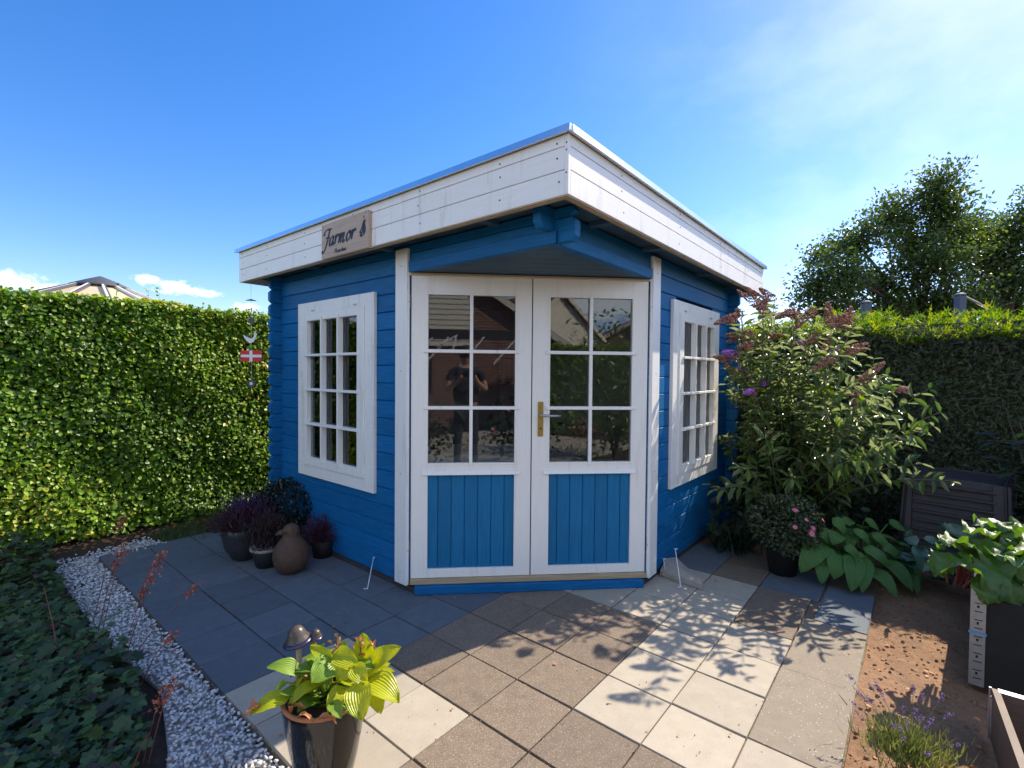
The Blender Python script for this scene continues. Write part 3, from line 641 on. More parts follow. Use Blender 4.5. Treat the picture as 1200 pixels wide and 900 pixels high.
m=MB(); m.lathe([(.03,0),(.045,.06),(.02,.12),(.025,.14)],14); m.build('vase','potdark',t,smooth=True)
n=130; P=rn(n,3)*[.07,.07,.05]+[0,0,.25]; scatter('blossom',SMALL,P,rn(n,3),rn(n,3),ru(.03,.05,n),'pink',t); n=60; P=rn(n,3)*[.05,.05,.06]+[0,0,.18]; scatter('foliage',LEAF,P,rn(n,3),rn(n,3),ru(.03,.05,n),'under',t)
wx=inside(.16,2.2); t=thing('indoor_plant','tall dark leafy plant in shade inside behind the right door','potted plant',wx)
m=MB(); m.lathe([(.12,0),(.16,.28),(.15,.29)],16); m.build('pot','potdark',t,smooth=True)
n=260; P=rn(n,3)*[.14,.14,.2]+[0,0,.65]; scatter('foliage',LEAF,P,rn(n,3)+[0,0,.3],rn(n,3),np.stack([ru(.09,.16,n),ru(.05,.08,n),ru(.05,.1,n)],1),'under',t)
wx=inside(.05,3.55); t=thing('wall_picture','small brown framed picture hung on the inner back wall','picture',(wx[0],wx[1],1.25),HA)
m=MB(); m.box((-.12,-.02,0),(.12,0,.34)); m.build('frame','board',t,bevel=.004); m=MB(); m.box((-.09,-.0225,.03),(.09,-.0205,.31)); m.build('print','interior',t)
wx=inside(-1.25,2.65); t=thing('storage_tub','bright blue plastic tub standing inside the left window','tub',wx,HA)
m=MB(); m.box((-.3,-.2,0),(.3,.2,.85)); m.build('tub',mat('bright_blue_plastic',(.01,.06,.45),.4),t,bevel=.02); 

# ------------------------------------------------------------------ name sign on the fascia
SG=thing('name_sign','pine name board reading Farmor s Havehus on the left fascia','sign',V0,HA)
b=MB(); b.box((-RO-.0275,1.190,2.139),(-RO-.0025,1.7225,2.3665)); bd=b.build('board','signwood',SG,bevel=.003)
b=MB(); b.box((-RO-.030,1.205,2.336),(-RO-.0277,1.235,2.352)); 
for t_,z_ in ((1.70,2.352),(1.21,2.352),(1.33,2.350)): b.tube([(-RO-.0285,t_,z_),(-RO-.0274,t_,z_)],.003,8)
b.v=b.v[8:]; b.f=[tuple(i-8 for i in f) for f in b.f[6:]]
b.build('screw','nail',bd)
glyph={
'F':(1.0,[[(-.28,1.28),(-.18,1.62),(.1,1.84),(.45,1.90),(.80,1.86),(1.05,1.86),(1.1,1.95)],[(.80,1.86),(.72,1.2),(.55,.45),(.30,-.25),(.0,-.62),(-.22,-.55),(-.2,-.35)],[(.15,.92),(.45,.98),(1.0,.94)]]),
'a':(1.05,[[(.75,.85),(.5,.98),(.2,.78),(.08,.35),(.22,.02),(.45,.08),(.68,.5)],[(.80,.98),(.70,.35),(.76,.03),(.95,.06),(1.05,.25)]]),
'r':(.78,[[(.0,.78),(.16,.98),(.16,.6),(.08,.0)],[(.12,.45),(.38,.92),(.58,.98),(.66,.78)]]),
'm':(1.45,[[(.0,.80),(.15,1.0),(.14,.5),(.07,.0)],[(.12,.5),(.36,.95),(.52,.92),(.50,.5),(.45,.0)],[(.50,.5),(.74,.95),(.92,.92),(.90,.45),(.88,.08),(1.05,.0),(1.25,.22)]]),
'o':(.95,[[(.55,1.0),(.22,.85),(.08,.42),(.22,.04),(.5,.05),(.76,.42),(.74,.82),(.52,1.0),(.62,.78),(.95,.75)]]),
's':(.8,[[(-.15,.30),(.2,.75),(.45,1.45),(.5,1.0),(.72,.52),(.66,.12),(.38,-.04),(.12,.12),(.20,.36)],[(.5,1.0),(.44,.6),(.40,.2)]]),
"'":(.3,[[(.15,2.5),(.1,2.15)]]),
'H':(1.3,[[(.1,1.8),(.15,1.0),(0,0)],[(.9,1.9),(.85,1.0),(.8,0)],[(-.1,.9),(.5,1.0),(1.1,1.05)]]),
'v':(.8,[[(.0,.9),(.2,.8),(.25,.05),(.6,1.0)]]),'e':(.75,[[(.1,.5),(.5,.7),(.4,1.0),(.12,.7),(.15,.1),(.6,.15)]]),
'h':(.85,[[(.3,1.7),(.1,0)],[(.15,.5),(.45,.95),(.45,.1),(.7,.1)]]),'u':(.85,[[(.05,.95),(.08,.15),(.35,.1),(.6,.95)],[(.6,.95),(.55,.1),(.8,.15)]]),
'z':(.65,[[(.05,.1),(.35,.95),(.5,.3),(.2,.0)]])}
def smoothline(pts,k=5):
    P=[np.array(p,float) for p in pts]; P=[2*P[0]-P[1]]+P+[2*P[-1]-P[-2]]; o=[]
    for i in range(1,len(P)-2):
        for s in np.linspace(0,1,k,endpoint=False):
            a,b_,c,d=P[i-1:i+3]; o.append(.5*((2*b_)+(c-a)*s+(2*a-5*b_+4*c-d)*s*s+(3*b_-a-3*c+d)*s**3))
    o.append(P[-2]); return o
def write(text,t_start,z_base,sc,xsc,rise,wt,shear=.22,name='lettering'):
    x=0; MBt=MB(); xo=-RO-.0278
    for ch in text:
        if ch==' ': x+=1.1; continue
        adv,strokes=glyph[ch]
        for st in strokes:
            pts=smoothline(st)
            L_=[];R_=[]
            for i,p in enumerate(pts):
                d=pts[min(i+1,len(pts)-1)]-pts[max(i-1,0)]; d=d/(np.linalg.norm(d)+1e-9); nrm=np.array([-d[1],d[0]])
                ang=abs(d[0]*.42-d[1]*.91)   # flat nib: heavy on down strokes
                w=wt*(.32+.75*ang)*(1 if 0<i<len(pts)-1 else .45)
                L_.append(p+nrm*w);R_.append(p-nrm*w)
            k=len(pts); vs=[]
            for q in L_+R_:
                X=x+q[0]+q[1]*shear; vs.append((xo,t_start-X*xsc,z_base+q[1]*sc+X*rise))
            vs+=[(v[0]-.0016,v[1],v[2]) for v in vs]
            fs=[]
            for i in range(k-1):
                fs+=[(i,i+1,k+i+1,k+i),(2*k+i,2*k+i+1,3*k+i+1,3*k+i),(i,i+1,2*k+i+1,2*k+i),(k+i,k+i+1,3*k+i+1,3*k+i)]
            MBt.add(vs,fs)
        x+=adv
    return MBt
lt=write('Farmor',1.690,2.217,.0570,.0610,0,.15); lt.build('lettering','ink',bd)
lt=write('s',1.272,2.222,.060,.062,0,.15); lt.build('lettering','ink',bd)
lt=write("'",1.262,2.232,.042,.050,0,.07); lt.build('lettering','ink',bd)
lt=write('Havehuz',1.560,2.160,.0165,.0215,0,.13); lt.build('lettering','ink',bd)

# ------------------------------------------------------------------ hanging mobile with flag
def P_L(t,o,z): return tuple((Matrix.Translation(V0)@Matrix.Rotation(HA,4,'Z'))@Vector((-o,t,z)))
mp=P_L(3.05,.15,0); MO=thing('wind_mobile','string mobile with white bird and red and white flag under the left roof corner','mobile',(mp[0],mp[1],2.15))
m=MB(); m.tube([(0,0,0),(0.001,0,-.45),(0,0,-.93)],.0012,5); m.build('string','whiterod',MO)
m=MB(); m.tube([(-.035,0,-.152),(0,0,-.148),(.035,0,-.155)],[.002,.006,.002],8); m.build('spinner','black',MO)
m=MB(); m.prism([(-.020,.0),(.018,-.02),(.02,.028),(-.01,.035)],lambda a,b_,w:(a,w,b_-.335),-.002,.002); m.build('leaf_shape','bowl',MO)
birdp=[(-.055,.022),(-.035,.012),(-.012,.002),(.005,-.004),(.018,.012),(.024,.040),(.034,.050),(.030,.036),(.040,.030),(.032,.008),(.018,-.022),(-.006,-.034),(-.026,-.020),(-.045,.004)]
m=MB(); m.prism(birdp,lambda a,b_,w:(a,w,b_-.515),-.003,.003); m.build('bird','flagw',MO)
fl=MB()
for (x0,x1,z0,z1) in ((-.075,-.012,.010,.040),(-.075,-.012,-.040,-.010),(.010,.075,.010,.040),(.010,.075,-.040,-.010)): fl.box((x0*.92,-.002,z0*.9-.728),(x1*.92,.002,z1*.9-.728))
f=fl.build('flag_field','red',MO)
m=MB(); m.box((-.0685,-.0015,-.7365),(.0685,.0015,-.7195)); m.box((-.0108,-.0025,-.7640),(.0088,.0025,-.6920)); m.build('flag_cross','flagw',MO)
m=MB(); m.tube([(0,-.003,-.915),(0,.003,-.915)],.026,16); m.build('disc','bowl',MO)
m=MB(); m.tube([(0,-.0045,-.915),(0,.0045,-.915)],.010,12); m.build('disc_hub','flagw',MO)

def enlarge(o,zc,k):
    for v in o.data.vertices: v.co.x*=k; v.co.z=zc+(v.co.z-zc)*k
for o in MO.children:
    zc={'spinner':-.15,'leaf_shape':-.33,'bird':-.51,'flag_field':-.728,'flag_cross':-.728,'disc':-.915,'disc_hub':-.915}.get(o.name.split('.')[0])
    if zc is not None: enlarge(o,zc,1.3); o.location.z+={'flag_field':.10,'flag_cross':.10,'bird':.04,'disc':.05,'disc_hub':.05}.get(o.name.split('.')[0],0)

# ------------------------------------------------------------------ hedges
def hedge(lab,p0,d,nrm,length,height,thick,dens,m,tpl,size,topmat=None,topn=0,rndfn=None):
    d=np.array(d)/np.linalg.norm(d); nrm=np.array(nrm)/np.linalg.norm(nrm); p0=np.array(p0,float)
    h=thing('hedge',lab,'hedge')
    b=MB()
    def T(a,b_,c): q=p0+d*a-nrm*b_; return (q[0],q[1],c)
    b.box((0,.10,0),(length,thick-.06,height-.03),T); b.build('light_block_core','core',h)  # solid dark box added to block light through the leaves
    A=length*height; n=int(A*dens); a=ru(0,length,n); z=height*(1-RNG.random(n)**1.0); dep=np.abs(rn(n))*.035
    bul=.014*np.sin(a*3.1)+.012*np.sin(a*7.7+z*5)+.010*np.sin(z*9+a*2)
    q=p0[None]+d[None]*a[:,None]-nrm[None]*(dep+bul-.02)[:,None]; P=np.stack([q[:,0],q[:,1],z+.0],1)
    n2=int(length*thick*dens*.9); a2=ru(0,length,n2); t2=ru(0,thick,n2); q2=p0[None]+d[None]*a2[:,None]-nrm[None]*t2[:,None]
    z2=height+.02*np.sin(a2*4)+.015*np.sin(a2*11+t2*6)-np.abs(rn(n2))*.03; P2=np.stack([q2[:,0],q2[:,1],z2],1)
    P=np.vstack([P,P2]); nn=np.vstack([np.repeat([[nrm[0],nrm[1],.35]],n,0),np.repeat([[0,0,1.]],n2,0)])
    nn=nn+(np.array([.55,.37,.6])*.55 if nrm[0]>.5 else 0)+rn(len(P),3)*.58; D=rn(len(P),3)+np.array([0,0,-.2]); D-=nn*(D*nn).sum(1,keepdims=True)/(nn*nn).sum(1,keepdims=True)
    s=size*np.exp(rn(len(P))*.26); rnd=RNG.random(len(P))*.75+.12*np.sin(P[:,0]*1.7+P[:,2]*4)*np.sin(P[:,1]*2.3-P[:,2]*2.7)
    rnd[n:]=np.clip(rnd[n:]+.25,0,1); rnd=np.where(RNG.random(len(P))<.03,1.,rnd)
    rnd=np.clip(rnd+.15*np.sin(P[:,0]*3+P[:,2]*2.2),0,1)
    scatter('foliage',tpl,P,D,nn,s,m,h,rnd=rnd,kind='stuff')
    k=RNG.permutation(len(P))[:int(len(P)*.035)]; scatter('twig_ends',BLADE,P[k],rn(len(k),3)*.6+np.array([nrm[0],nrm[1],.5]),rn(len(k),3),np.stack([ru(.02,.06,len(k)),ru(.002,.004,len(k)),ru(.004,.01,len(k))],1),'bark',h,kind='stuff')
    return h,T
HL,TLh=hedge('tall clipped green privet hedge in sun left of the summer house',(-2.65-.639*6,5.03-.769*6),(.639,.769),(.769,-.639),13,2.0,.8,5600,'hedgeL',LEAF,.031)
# shoots above the left hedge
n=0
m=MB(); pp=[];dd=[]
for k in range(26):
    a=ru(.6,7.,1)[0]; t_=ru(.05,.6,1)[0]; q=TLh(a,t_,1.98); hgt=ru(.05,.14,1)[0]*(1.7 if k<3 else .8)
    m.tube([q,(q[0]+.01,q[1],q[2]+hgt)],[.0022,.001],4)
    for j in range(5): pp.append((q[0],q[1],q[2]+hgt*(.3+.17*j))); dd.append(tuple(rn(3)*[1,1,.3]+[0,0,.5]))
m.build('shoot_stems','stemg',HL); scatter('shoots',LEAF,np.array(pp),np.array(dd),rn(len(pp),3)+[0,0,1],ru(.025,.04,len(pp)),'hedgeL',HL,kind='stuff')
FROND=(np.array([(0,0,0),(.35,.10,.02),(.35,-.10,.02),(1,0,-.08),(.35,.02,0),(.62,.30,-.03),(.55,-.02,0),(.75,-.30,-.05)]),[np.array([(0,2,3),(0,3,1)]),np.array([(4,6,5),(6,4,7)])])
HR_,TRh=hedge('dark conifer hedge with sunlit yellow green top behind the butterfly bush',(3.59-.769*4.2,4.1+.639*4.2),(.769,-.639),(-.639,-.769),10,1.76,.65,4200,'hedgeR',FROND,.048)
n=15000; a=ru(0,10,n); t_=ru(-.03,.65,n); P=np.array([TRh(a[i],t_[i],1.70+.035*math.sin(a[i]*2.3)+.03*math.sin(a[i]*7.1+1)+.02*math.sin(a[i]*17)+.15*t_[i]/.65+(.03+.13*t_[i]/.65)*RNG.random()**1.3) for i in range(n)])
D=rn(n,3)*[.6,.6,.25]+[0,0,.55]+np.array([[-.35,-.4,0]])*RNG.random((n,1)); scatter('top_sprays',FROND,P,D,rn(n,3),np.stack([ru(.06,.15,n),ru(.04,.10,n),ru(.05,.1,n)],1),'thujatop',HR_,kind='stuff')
# a few bare twigs inside the shaded face
m=MB()
for k in range(60):
    a=ru(3,6.5,1)[0]; z=ru(.7,1.6,1)[0]; p=TRh(a,-.05,z); q=TRh(a+ru(-.5,.5,1)[0],-.07,z+ru(-.2,.25,1)[0]); m.tube([p,[(p[i]+q[i])/2+(.03 if i==2 else 0) for i in range(3)],q],[.005,.004,.002],4)
m.build('twigs','bark',HR_,kind='stuff')
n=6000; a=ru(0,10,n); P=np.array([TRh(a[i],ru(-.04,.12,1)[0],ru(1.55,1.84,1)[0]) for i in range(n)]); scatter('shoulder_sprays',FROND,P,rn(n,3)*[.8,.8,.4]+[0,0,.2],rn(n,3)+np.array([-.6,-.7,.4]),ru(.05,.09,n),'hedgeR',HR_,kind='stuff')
m=MB(); m.box((0,.25,1.70),(10,.60,1.86),TRh); m.build('light_block_core','core',HR_)  # second added block, stops sky showing under the top sprays

# ------------------------------------------------------------------ trees beyond the right hedge
def tree(lab,base,blobs,nl,seed,group):
    r=np.random.default_rng(seed); t=thing('tree',lab,'tree',(0,0,0),0,group); t.location=(base[0],base[1],0)
    B=np.array([base[0],base[1],0]); tm=MB(); top=np.array([base[0],base[1],2.6]); tm.tube([(0,0,0),(.03,0,1.4),(0,.03,2.6)],[.17,.13,.11],10); tm.build('trunk','bark',t,smooth=True)
    P=[];D=[]; lm=MB()
    for (cx,cy,cz,rx,ry,rz,w) in blobs:
        c=np.array([cx,cy,cz]); mid=(top+c)/2+r.normal(size=3)*.15+[0,0,.2]
        lm.tube([tuple(top-B),tuple(mid-B),tuple(c-B)],[.07,.045,.02],6)
        nt=int(w*34); 
        for k in range(nt):
            u=r.normal(size=3); u/=np.linalg.norm(u); e=c+u*[rx,ry,rz]*r.uniform(.5,1.12); s=c+(e-c)*.15+r.normal(size=3)*.1
            lm.tube([tuple(s-B),tuple((s+e)/2-B+r.normal(size=3)*.05),tuple(e-B)],[.016,.010,.004],4)
            m_=int(nl*w/nt/1.0); q=r.random(m_)**.7; pts=s+(e-s)*q[:,None]+np.clip(r.normal(size=(m_,3)),-1.7,1.7)*(.05+.14*np.sin(q*math.pi*.85))[:,None]; P.append(pts); D.append(r.normal(size=(m_,3))+(e-s)/np.linalg.norm(e-s)*.8)
    lm.build('branches','bark',t)
    P=np.vstack(P)-B;D=np.vstack(D);n=len(P)
    scatter('crown',LEAF,P,D,rn(n,3)+[0,0,.8],np.stack([ru(.06,.125,n),ru(.05,.095,n),ru(.08,.1,n)],1),'tree',t,kind='stuff')
def px(u,v,y): # picture height and side at a given distance, used to lay out the two crowns
    return ((u-600)/571*y, y, CAMH+(437-v)/571*y)
def BL(lst,y): 
    o=[]
    for (u,v,ru_,rv,w,dy) in lst:
        x,yy,z=px(u,v,y+dy); o.append((x,yy,z,ru_/571*y,.9,rv/571*y,w))
    return o
tree('broad loose crowned tree behind the conifer hedge, nearest the summer house',(10.3,12.2),BL([(1092,222,22,32,.9,0),(1103,250,26,36,1,0),(1045,254,36,32,1.2,.5),(1132,268,22,30,.9,.3),(1085,310,50,42,1.3,-.4),(1072,285,34,28,1.,.3),(1000,282,34,26,1,.3),(980,318,42,26,1,-.4),(955,338,34,20,.7,.2),(965,362,44,16,.8,.2),(1040,362,50,18,1,.2),(1110,360,44,20,1,0),(1030,330,50,28,1.1,.6),(1118,345,42,25,.8,0),(960,300,20,24,.4,.4),(1120,285,20,22,.5,.2)],12),1750,11,'trees beyond the conifer hedge')
tree('second tree cut by the right edge of the view',(12.9,12.8),BL([(1180,275,26,30,1,0),(1165,306,30,34,1.,.4),(1195,320,36,40,1.,-.3),(1215,260,36,44,1.,.2),(1150,345,36,28,1.2,.5),(1142,285,20,36,.9,.3),(1200,360,50,20,1.2,0),(1240,310,40,50,1,.3),(1200,248,16,16,.5,0),(1158,275,14,20,.4,.3)],12.8),1750,23,'trees beyond the conifer hedge')
# posts peeping over the hedge
for (u,v,yy,lab) in ((1012,350,7.6,'blue grey post top peeping over the hedge under the tree crown'),(1122,340,7.4,'taller blue grey post behind the hedge with a rope tied to it')):
    x,y,z=px(u,v,yy); t=thing('fence_post',lab,'post',(x,y,0)); m=MB(); m.box((-.055,-.055,0),(.055,.055,z-.03)); m.build('shaft','post',t,bevel=.01); m=MB(); m.lathe([(.07,0),(.07,.02),(.03,.04)],8,(0,0,z-.03)); m.build('cap','post',t)
x0,y0,z0=px(1124,342,7.4); x1,y1,z1=px(1160,362,7.8); m=MB(); m.tube([(x0,y0,z0),((x0+x1)/2,(y0+y1)/2,(z0+z1)/2+.02),(x1,y1,z1)],.02,6)
o=m.build('rope','rim'); o['label']='pale rope running down from the taller post behind the hedge'; o['category']='rope'

# ------------------------------------------------------------------ garden pavilion roof beyond the left hedge
GT=thing('garden_pavilion','round garden pavilion with cream panelled canopy and dark cap beyond the left hedge','pavilion',(-7.58,9.0,0),.12)
NP=14; ap=3.03; er=2.1; ez=2.18
for k in range(NP):
    a0=2*math.pi*k/NP; a1=2*math.pi*(k+1)/NP; m=MB()
    p=[(.12*math.cos(a0),.12*math.sin(a0),ap-.04),(.12*math.cos(a1),.12*math.sin(a1),ap-.04),(er*math.cos(a1),er*math.sin(a1),ez),(er*math.cos(a0),er*math.sin(a0),ez)]
    m.hexa([(x,y,z-.012) for x,y,z in p]+p); m.build('canopy_panel','tent',GT)
    m=MB(); c,s_=math.cos(a0),math.sin(a0)
    def rb(w0,w1,zz): 
        return [(.14*c-w0*s_,.14*s_+w0*c,ap-.045+zz),(er*c-w0*s_,er*s_+w0*c,ez+zz),(er*c-w1*s_,er*s_+w1*c,ez+zz),(.14*c-w1*s_,.14*s_+w1*c,ap-.045+zz)]
    m.hexa(rb(-.028,0,.003)+rb(-.028,0,.05)); m.build('rib','tentrib',GT); m=MB(); m.hexa(rb(.0015,.028,.002)+rb(.0015,.028,.048)); m.build('dark_rib','tentdark',GT)  # white rib with a dark strip laid along it
    if k%2==0: m=MB(); m.tube([(1.95*c,1.95*s_,0),(1.95*c,1.95*s_,2.25)],.04,8); m.build('post','tentdark',GT)
m=MB(); m.lathe([(.46,ap-.135),(.45,ap-.115),(.22,ap-.01),(.04,ap+.065),(.01,ap+.075)],20); m.build('cap','tentdark',GT,smooth=True)

# ------------------------------------------------------------------ butterfly bush
BB=thing('butterfly_bush','large butterfly bush with brown faded spikes and a few purple blooms beside the right wall','bush',(2.45,4.25,0))
OB=np.array([2.45,4.25,0.])
SPK_=[(2.045, 3.85, 1.85, 1.815, 3.84, 2.021, 0), (1.896, 4.066, 1.923, 1.822, 4.056, 1.872, 0), (1.657, 3.632, 1.822, 1.526, 3.622, 1.808, 0), (1.916, 3.854, 1.716, 1.73, 3.844, 1.693, 0), (2.078, 4.064, 1.655, 1.937, 4.054, 1.71, 0), (1.687, 3.63, 1.531, 1.58, 3.62, 1.587, 1), (1.726, 3.858, 1.499, 1.613, 3.848, 1.558, 0), (1.905, 4.061, 1.37, 1.792, 4.051, 1.461, 0), (1.773, 3.628, 1.614, 1.692, 3.618, 1.632, 0), (2.233, 3.863, 1.901, 2.093, 3.853, 1.878, 0), (2.509, 4.059, 1.949, 2.364, 4.049, 1.833, 0), (2.527, 3.626, 1.829, 2.363, 3.616, 1.833, 0), (2.683, 3.867, 1.797, 2.527, 3.857, 1.822, 0), (2.63, 4.057, 1.851, 2.606, 4.047, 1.976, 0), (2.277, 3.624, 1.682, 2.176, 3.614, 1.661, 0), (2.462, 3.871, 1.559, 2.506, 3.861, 1.714, 0), (2.479, 4.054, 1.566, 2.386, 4.044, 1.664, 1), (2.43, 3.623, 1.582, 2.354, 3.613, 1.568, 1), (2.741, 3.875, 1.616, 2.633, 3.865, 1.588, 0), (2.937, 4.052, 1.634, 2.809, 4.042, 1.653, 0), (2.593, 3.621, 1.349, 2.721, 3.611, 1.47, 0), (2.767, 3.879, 1.25, 2.684, 3.869, 1.277, 0), (2.864, 4.049, 1.066, 2.84, 4.039, 1.18, 0), (2.898, 3.619, 1.275, 2.901, 3.609, 1.339, 0), (1.903, 3.884, 1.378, 1.815, 3.874, 1.446, 1), (2.041, 4.047, 1.322, 1.965, 4.037, 1.349, 1), (1.807, 3.618, 1.266, 1.732, 3.608, 1.291, 1), (2.042, 3.888, 1.352, 1.983, 3.878, 1.325, 1), (2.145, 4.044, 2.028, 2.054, 4.034, 2.096, 0), (1.825, 3.616, 1.885, 1.863, 3.606, 1.947, 0), (2.037, 3.892, 1.692, 2.132, 3.882, 1.733, 0), (2.294, 4.042, 1.607, 2.322, 4.032, 1.677, 0)]
SPK_=[((a[0]*.88,a[1]*.88,1.397+(a[2]-1.397)*.88,a[3]*.88,a[4]*.88,1.397+(a[5]-1.397)*.88,a[6]) if a[0]>2.5 else a) for a in SPK_]
_x=[SPK_[i] for i in (3,9,13,18,28)]; _q=np.random.default_rng(5)
for a in _x:
    d=_q.normal(size=3)*[.10,.08,.06]; SPK_.append((a[0]+d[0],a[1]+d[1],a[2]+d[2],a[3]+d[0]+_q.normal()*.04,a[4]+d[1],a[5]+d[2]+_q.normal()*.04,a[6]))
rg=np.random.default_rng(21); stems=MB(); LP=[];LD=[];LN=[];LS=[];LR=[]
def leafpair(p,d,s,r_=None):
    u=np.cross(d,[0,0,1.]); 
    if np.linalg.norm(u)<.1: u=np.array([1.,0,0])
    u/=np.linalg.norm(u); w=np.cross(d,u); a=rg.uniform(0,math.pi)
    for sg in (1,-1):
        v=(u*math.cos(a)+w*math.sin(a))*sg+d*.55+np.array([0,0,-.25])+rg.normal(size=3)*.15
        LP.append(p);LD.append(v);LN.append(np.array([0,0,1.])+rg.normal(size=3)*.4);LS.append((s*rg.uniform(.75,1.15),s*.42*rg.uniform(.8,1.2),s*1.6));LR.append(rg.random() if r_ is None else r_)
def stem(base,tip,arch,r0=.009,ln=.085,skip=.25):
    base=np.array(base);tip=np.array(tip); L_=np.linalg.norm(tip-base); k=max(5,int(L_/.075)); pts=[]
    for i in range(k+1):
        s=i/k; p=base*(1-s)+tip*s+np.array([0,0,arch*math.sin(math.pi*s)])+np.array([math.sin(s*5+L_*7),math.cos(s*4+L_*5),0])*.02*L_; pts.append(p)
    stems.tube([tuple(p-OB) for p in pts],[r0*(1-.75*i/k) for i in range(k+1)],5)
    for i in range(int(k*skip),k+1):
        d=pts[min(i+1,k)]-pts[max(i-1,0)]; d/=np.linalg.norm(d); leafpair(pts[i]+rg.normal(size=3)*.004,d,ln*rg.uniform(.7,1.2)*(1.0 if i<k-1 else .7))
    return pts
main=[]
for (bx,by,bz,tx,ty,tz,pu) in SPK_:
    b_=OB+rg.normal(size=3)*[.12,.08,0]; b_[2]=0
    pts=stem(b_,(bx,by,bz),.16*rg.uniform(.3,1.4),.010,.108); main.append(pts)
for k in range(46):
    a=rg.uniform(0,2*math.pi); q=rg.random()**.5; 
    tip=OB+np.array([math.cos(a)*.74*q,math.sin(a)*.50*q-.22,rg.uniform(.75,1.78)-.25*q]); b_=OB+rg.normal(size=3)*[.15,.12,0]; b_[2]=.0
    if tip[0]<1.80 and tip[1]>3.9: tip[0]=1.9
    pts=stem(b_,tip,.14*rg.uniform(.3,1.4),.008,.105,.2); main.append(pts)
for k in range(95):
    pts=main[rg.integers(len(main))]; i=rg.integers(int(len(pts)*.3),len(pts)-1); p=pts[i]; v=rg.normal(size=3)*[1,1,.5]+[0,-.15,.45]; v/=np.linalg.norm(v); stem(p,p+v*rg.uniform(.14,.34),.03,.004,.095,.15)
# the long outer shoots on the right and the low branch on the left
for tip in [((a_*.86,b_*.86,1.397+(c_-1.397)*.86) if a_>2.55 else (a_,b_,c_)) for a_,b_,c_ in ((3.28,3.75,1.30),(3.32,3.7,1.12),(3.22,3.68,1.02),(2.98,3.55,.98),(3.28,3.6,.62),(3.0,3.6,.75),(2.85,3.65,.85),(2.60,3.50,.80),(2.2,3.4,.85),(1.62,3.55,.72),(1.42,3.45,.58),(1.75,3.5,1.0),(2.0,3.5,.65),(3.0,3.8,1.4),(2.72,3.6,1.25),(2.45,3.45,1.1))]:
    stem(OB+rg.normal(size=3)*[.1,.08,0],tip,.18,.009,.115,.35)
stems.build('stems','stemg',BB)
scatter('foliage',LEAF,np.array(LP)-OB,np.array(LD),np.array(LN),np.array(LS),'bud',BB,rnd=np.array(LR),kind='stuff')
FLO=(icv*1.0,icf)
for (bx,by,bz,tx,ty,tz,pu) in SPK_:
    b_=np.array([bx,by,bz]);t_=np.array([tx,ty,tz]); L_=np.linalg.norm(t_-b_); ext=1.25; n=260; s=RNG.random(n)**.9; ang=ru(0,2*math.pi,n); d=(t_-b_)/L_; u=np.cross(d,[.3,.2,1.]);u/=np.linalg.norm(u);w=np.cross(d,u)
    rad=.031*(1-s)**.5*(.85+.3*RNG.random(n)); curve=np.array([0,0,-.035])[None]*(s**2)[:,None]*(0 if tz>bz+.06 else 1)
    P=b_+(t_-b_)*(s*ext)[:,None]+(u[None]*np.cos(ang)[:,None]+w[None]*np.sin(ang)[:,None])*rad[:,None]+curve
    rr=RNG.random(n)
    if pu: rr=np.where(s<.4,rr*.2,.5+.5*rr)
    o=scatter('flower_spike',STONE,P-OB,rn(n,3),rn(n,3),ru(.008,.014,n),'purple' if pu else 'spike',BB,rnd=rr)
    if pu: o['label']='purple flower spike still in bloom'
# shaded undergrowth below the bush
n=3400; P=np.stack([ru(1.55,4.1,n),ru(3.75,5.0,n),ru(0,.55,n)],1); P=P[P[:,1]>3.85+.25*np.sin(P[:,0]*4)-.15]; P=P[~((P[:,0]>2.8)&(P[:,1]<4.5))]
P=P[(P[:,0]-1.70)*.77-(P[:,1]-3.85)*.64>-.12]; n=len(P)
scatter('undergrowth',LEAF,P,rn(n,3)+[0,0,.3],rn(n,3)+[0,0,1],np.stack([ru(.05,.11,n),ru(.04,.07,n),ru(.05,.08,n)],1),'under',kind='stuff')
# strappy dark tuft at the wall foot
ST=thing('grass_tuft','dark arching strappy tuft on the paving edge below the right window','plant',(1.80,3.88,0))
n=240; a=ru(0,6.28,n); scatter('blades',BLADE,np.stack([.06*rn(n),.06*rn(n),np.zeros(n)],1),np.stack([np.cos(a),np.sin(a),ru(.2,1.5,n)],1),np.tile([0,0,1.],(n,1))+rn(n,3)*.2,np.stack([ru(.16,.34,n),ru(.008,.016,n),ru(.3,.6,n)],1),'under',ST,kind='stuff')

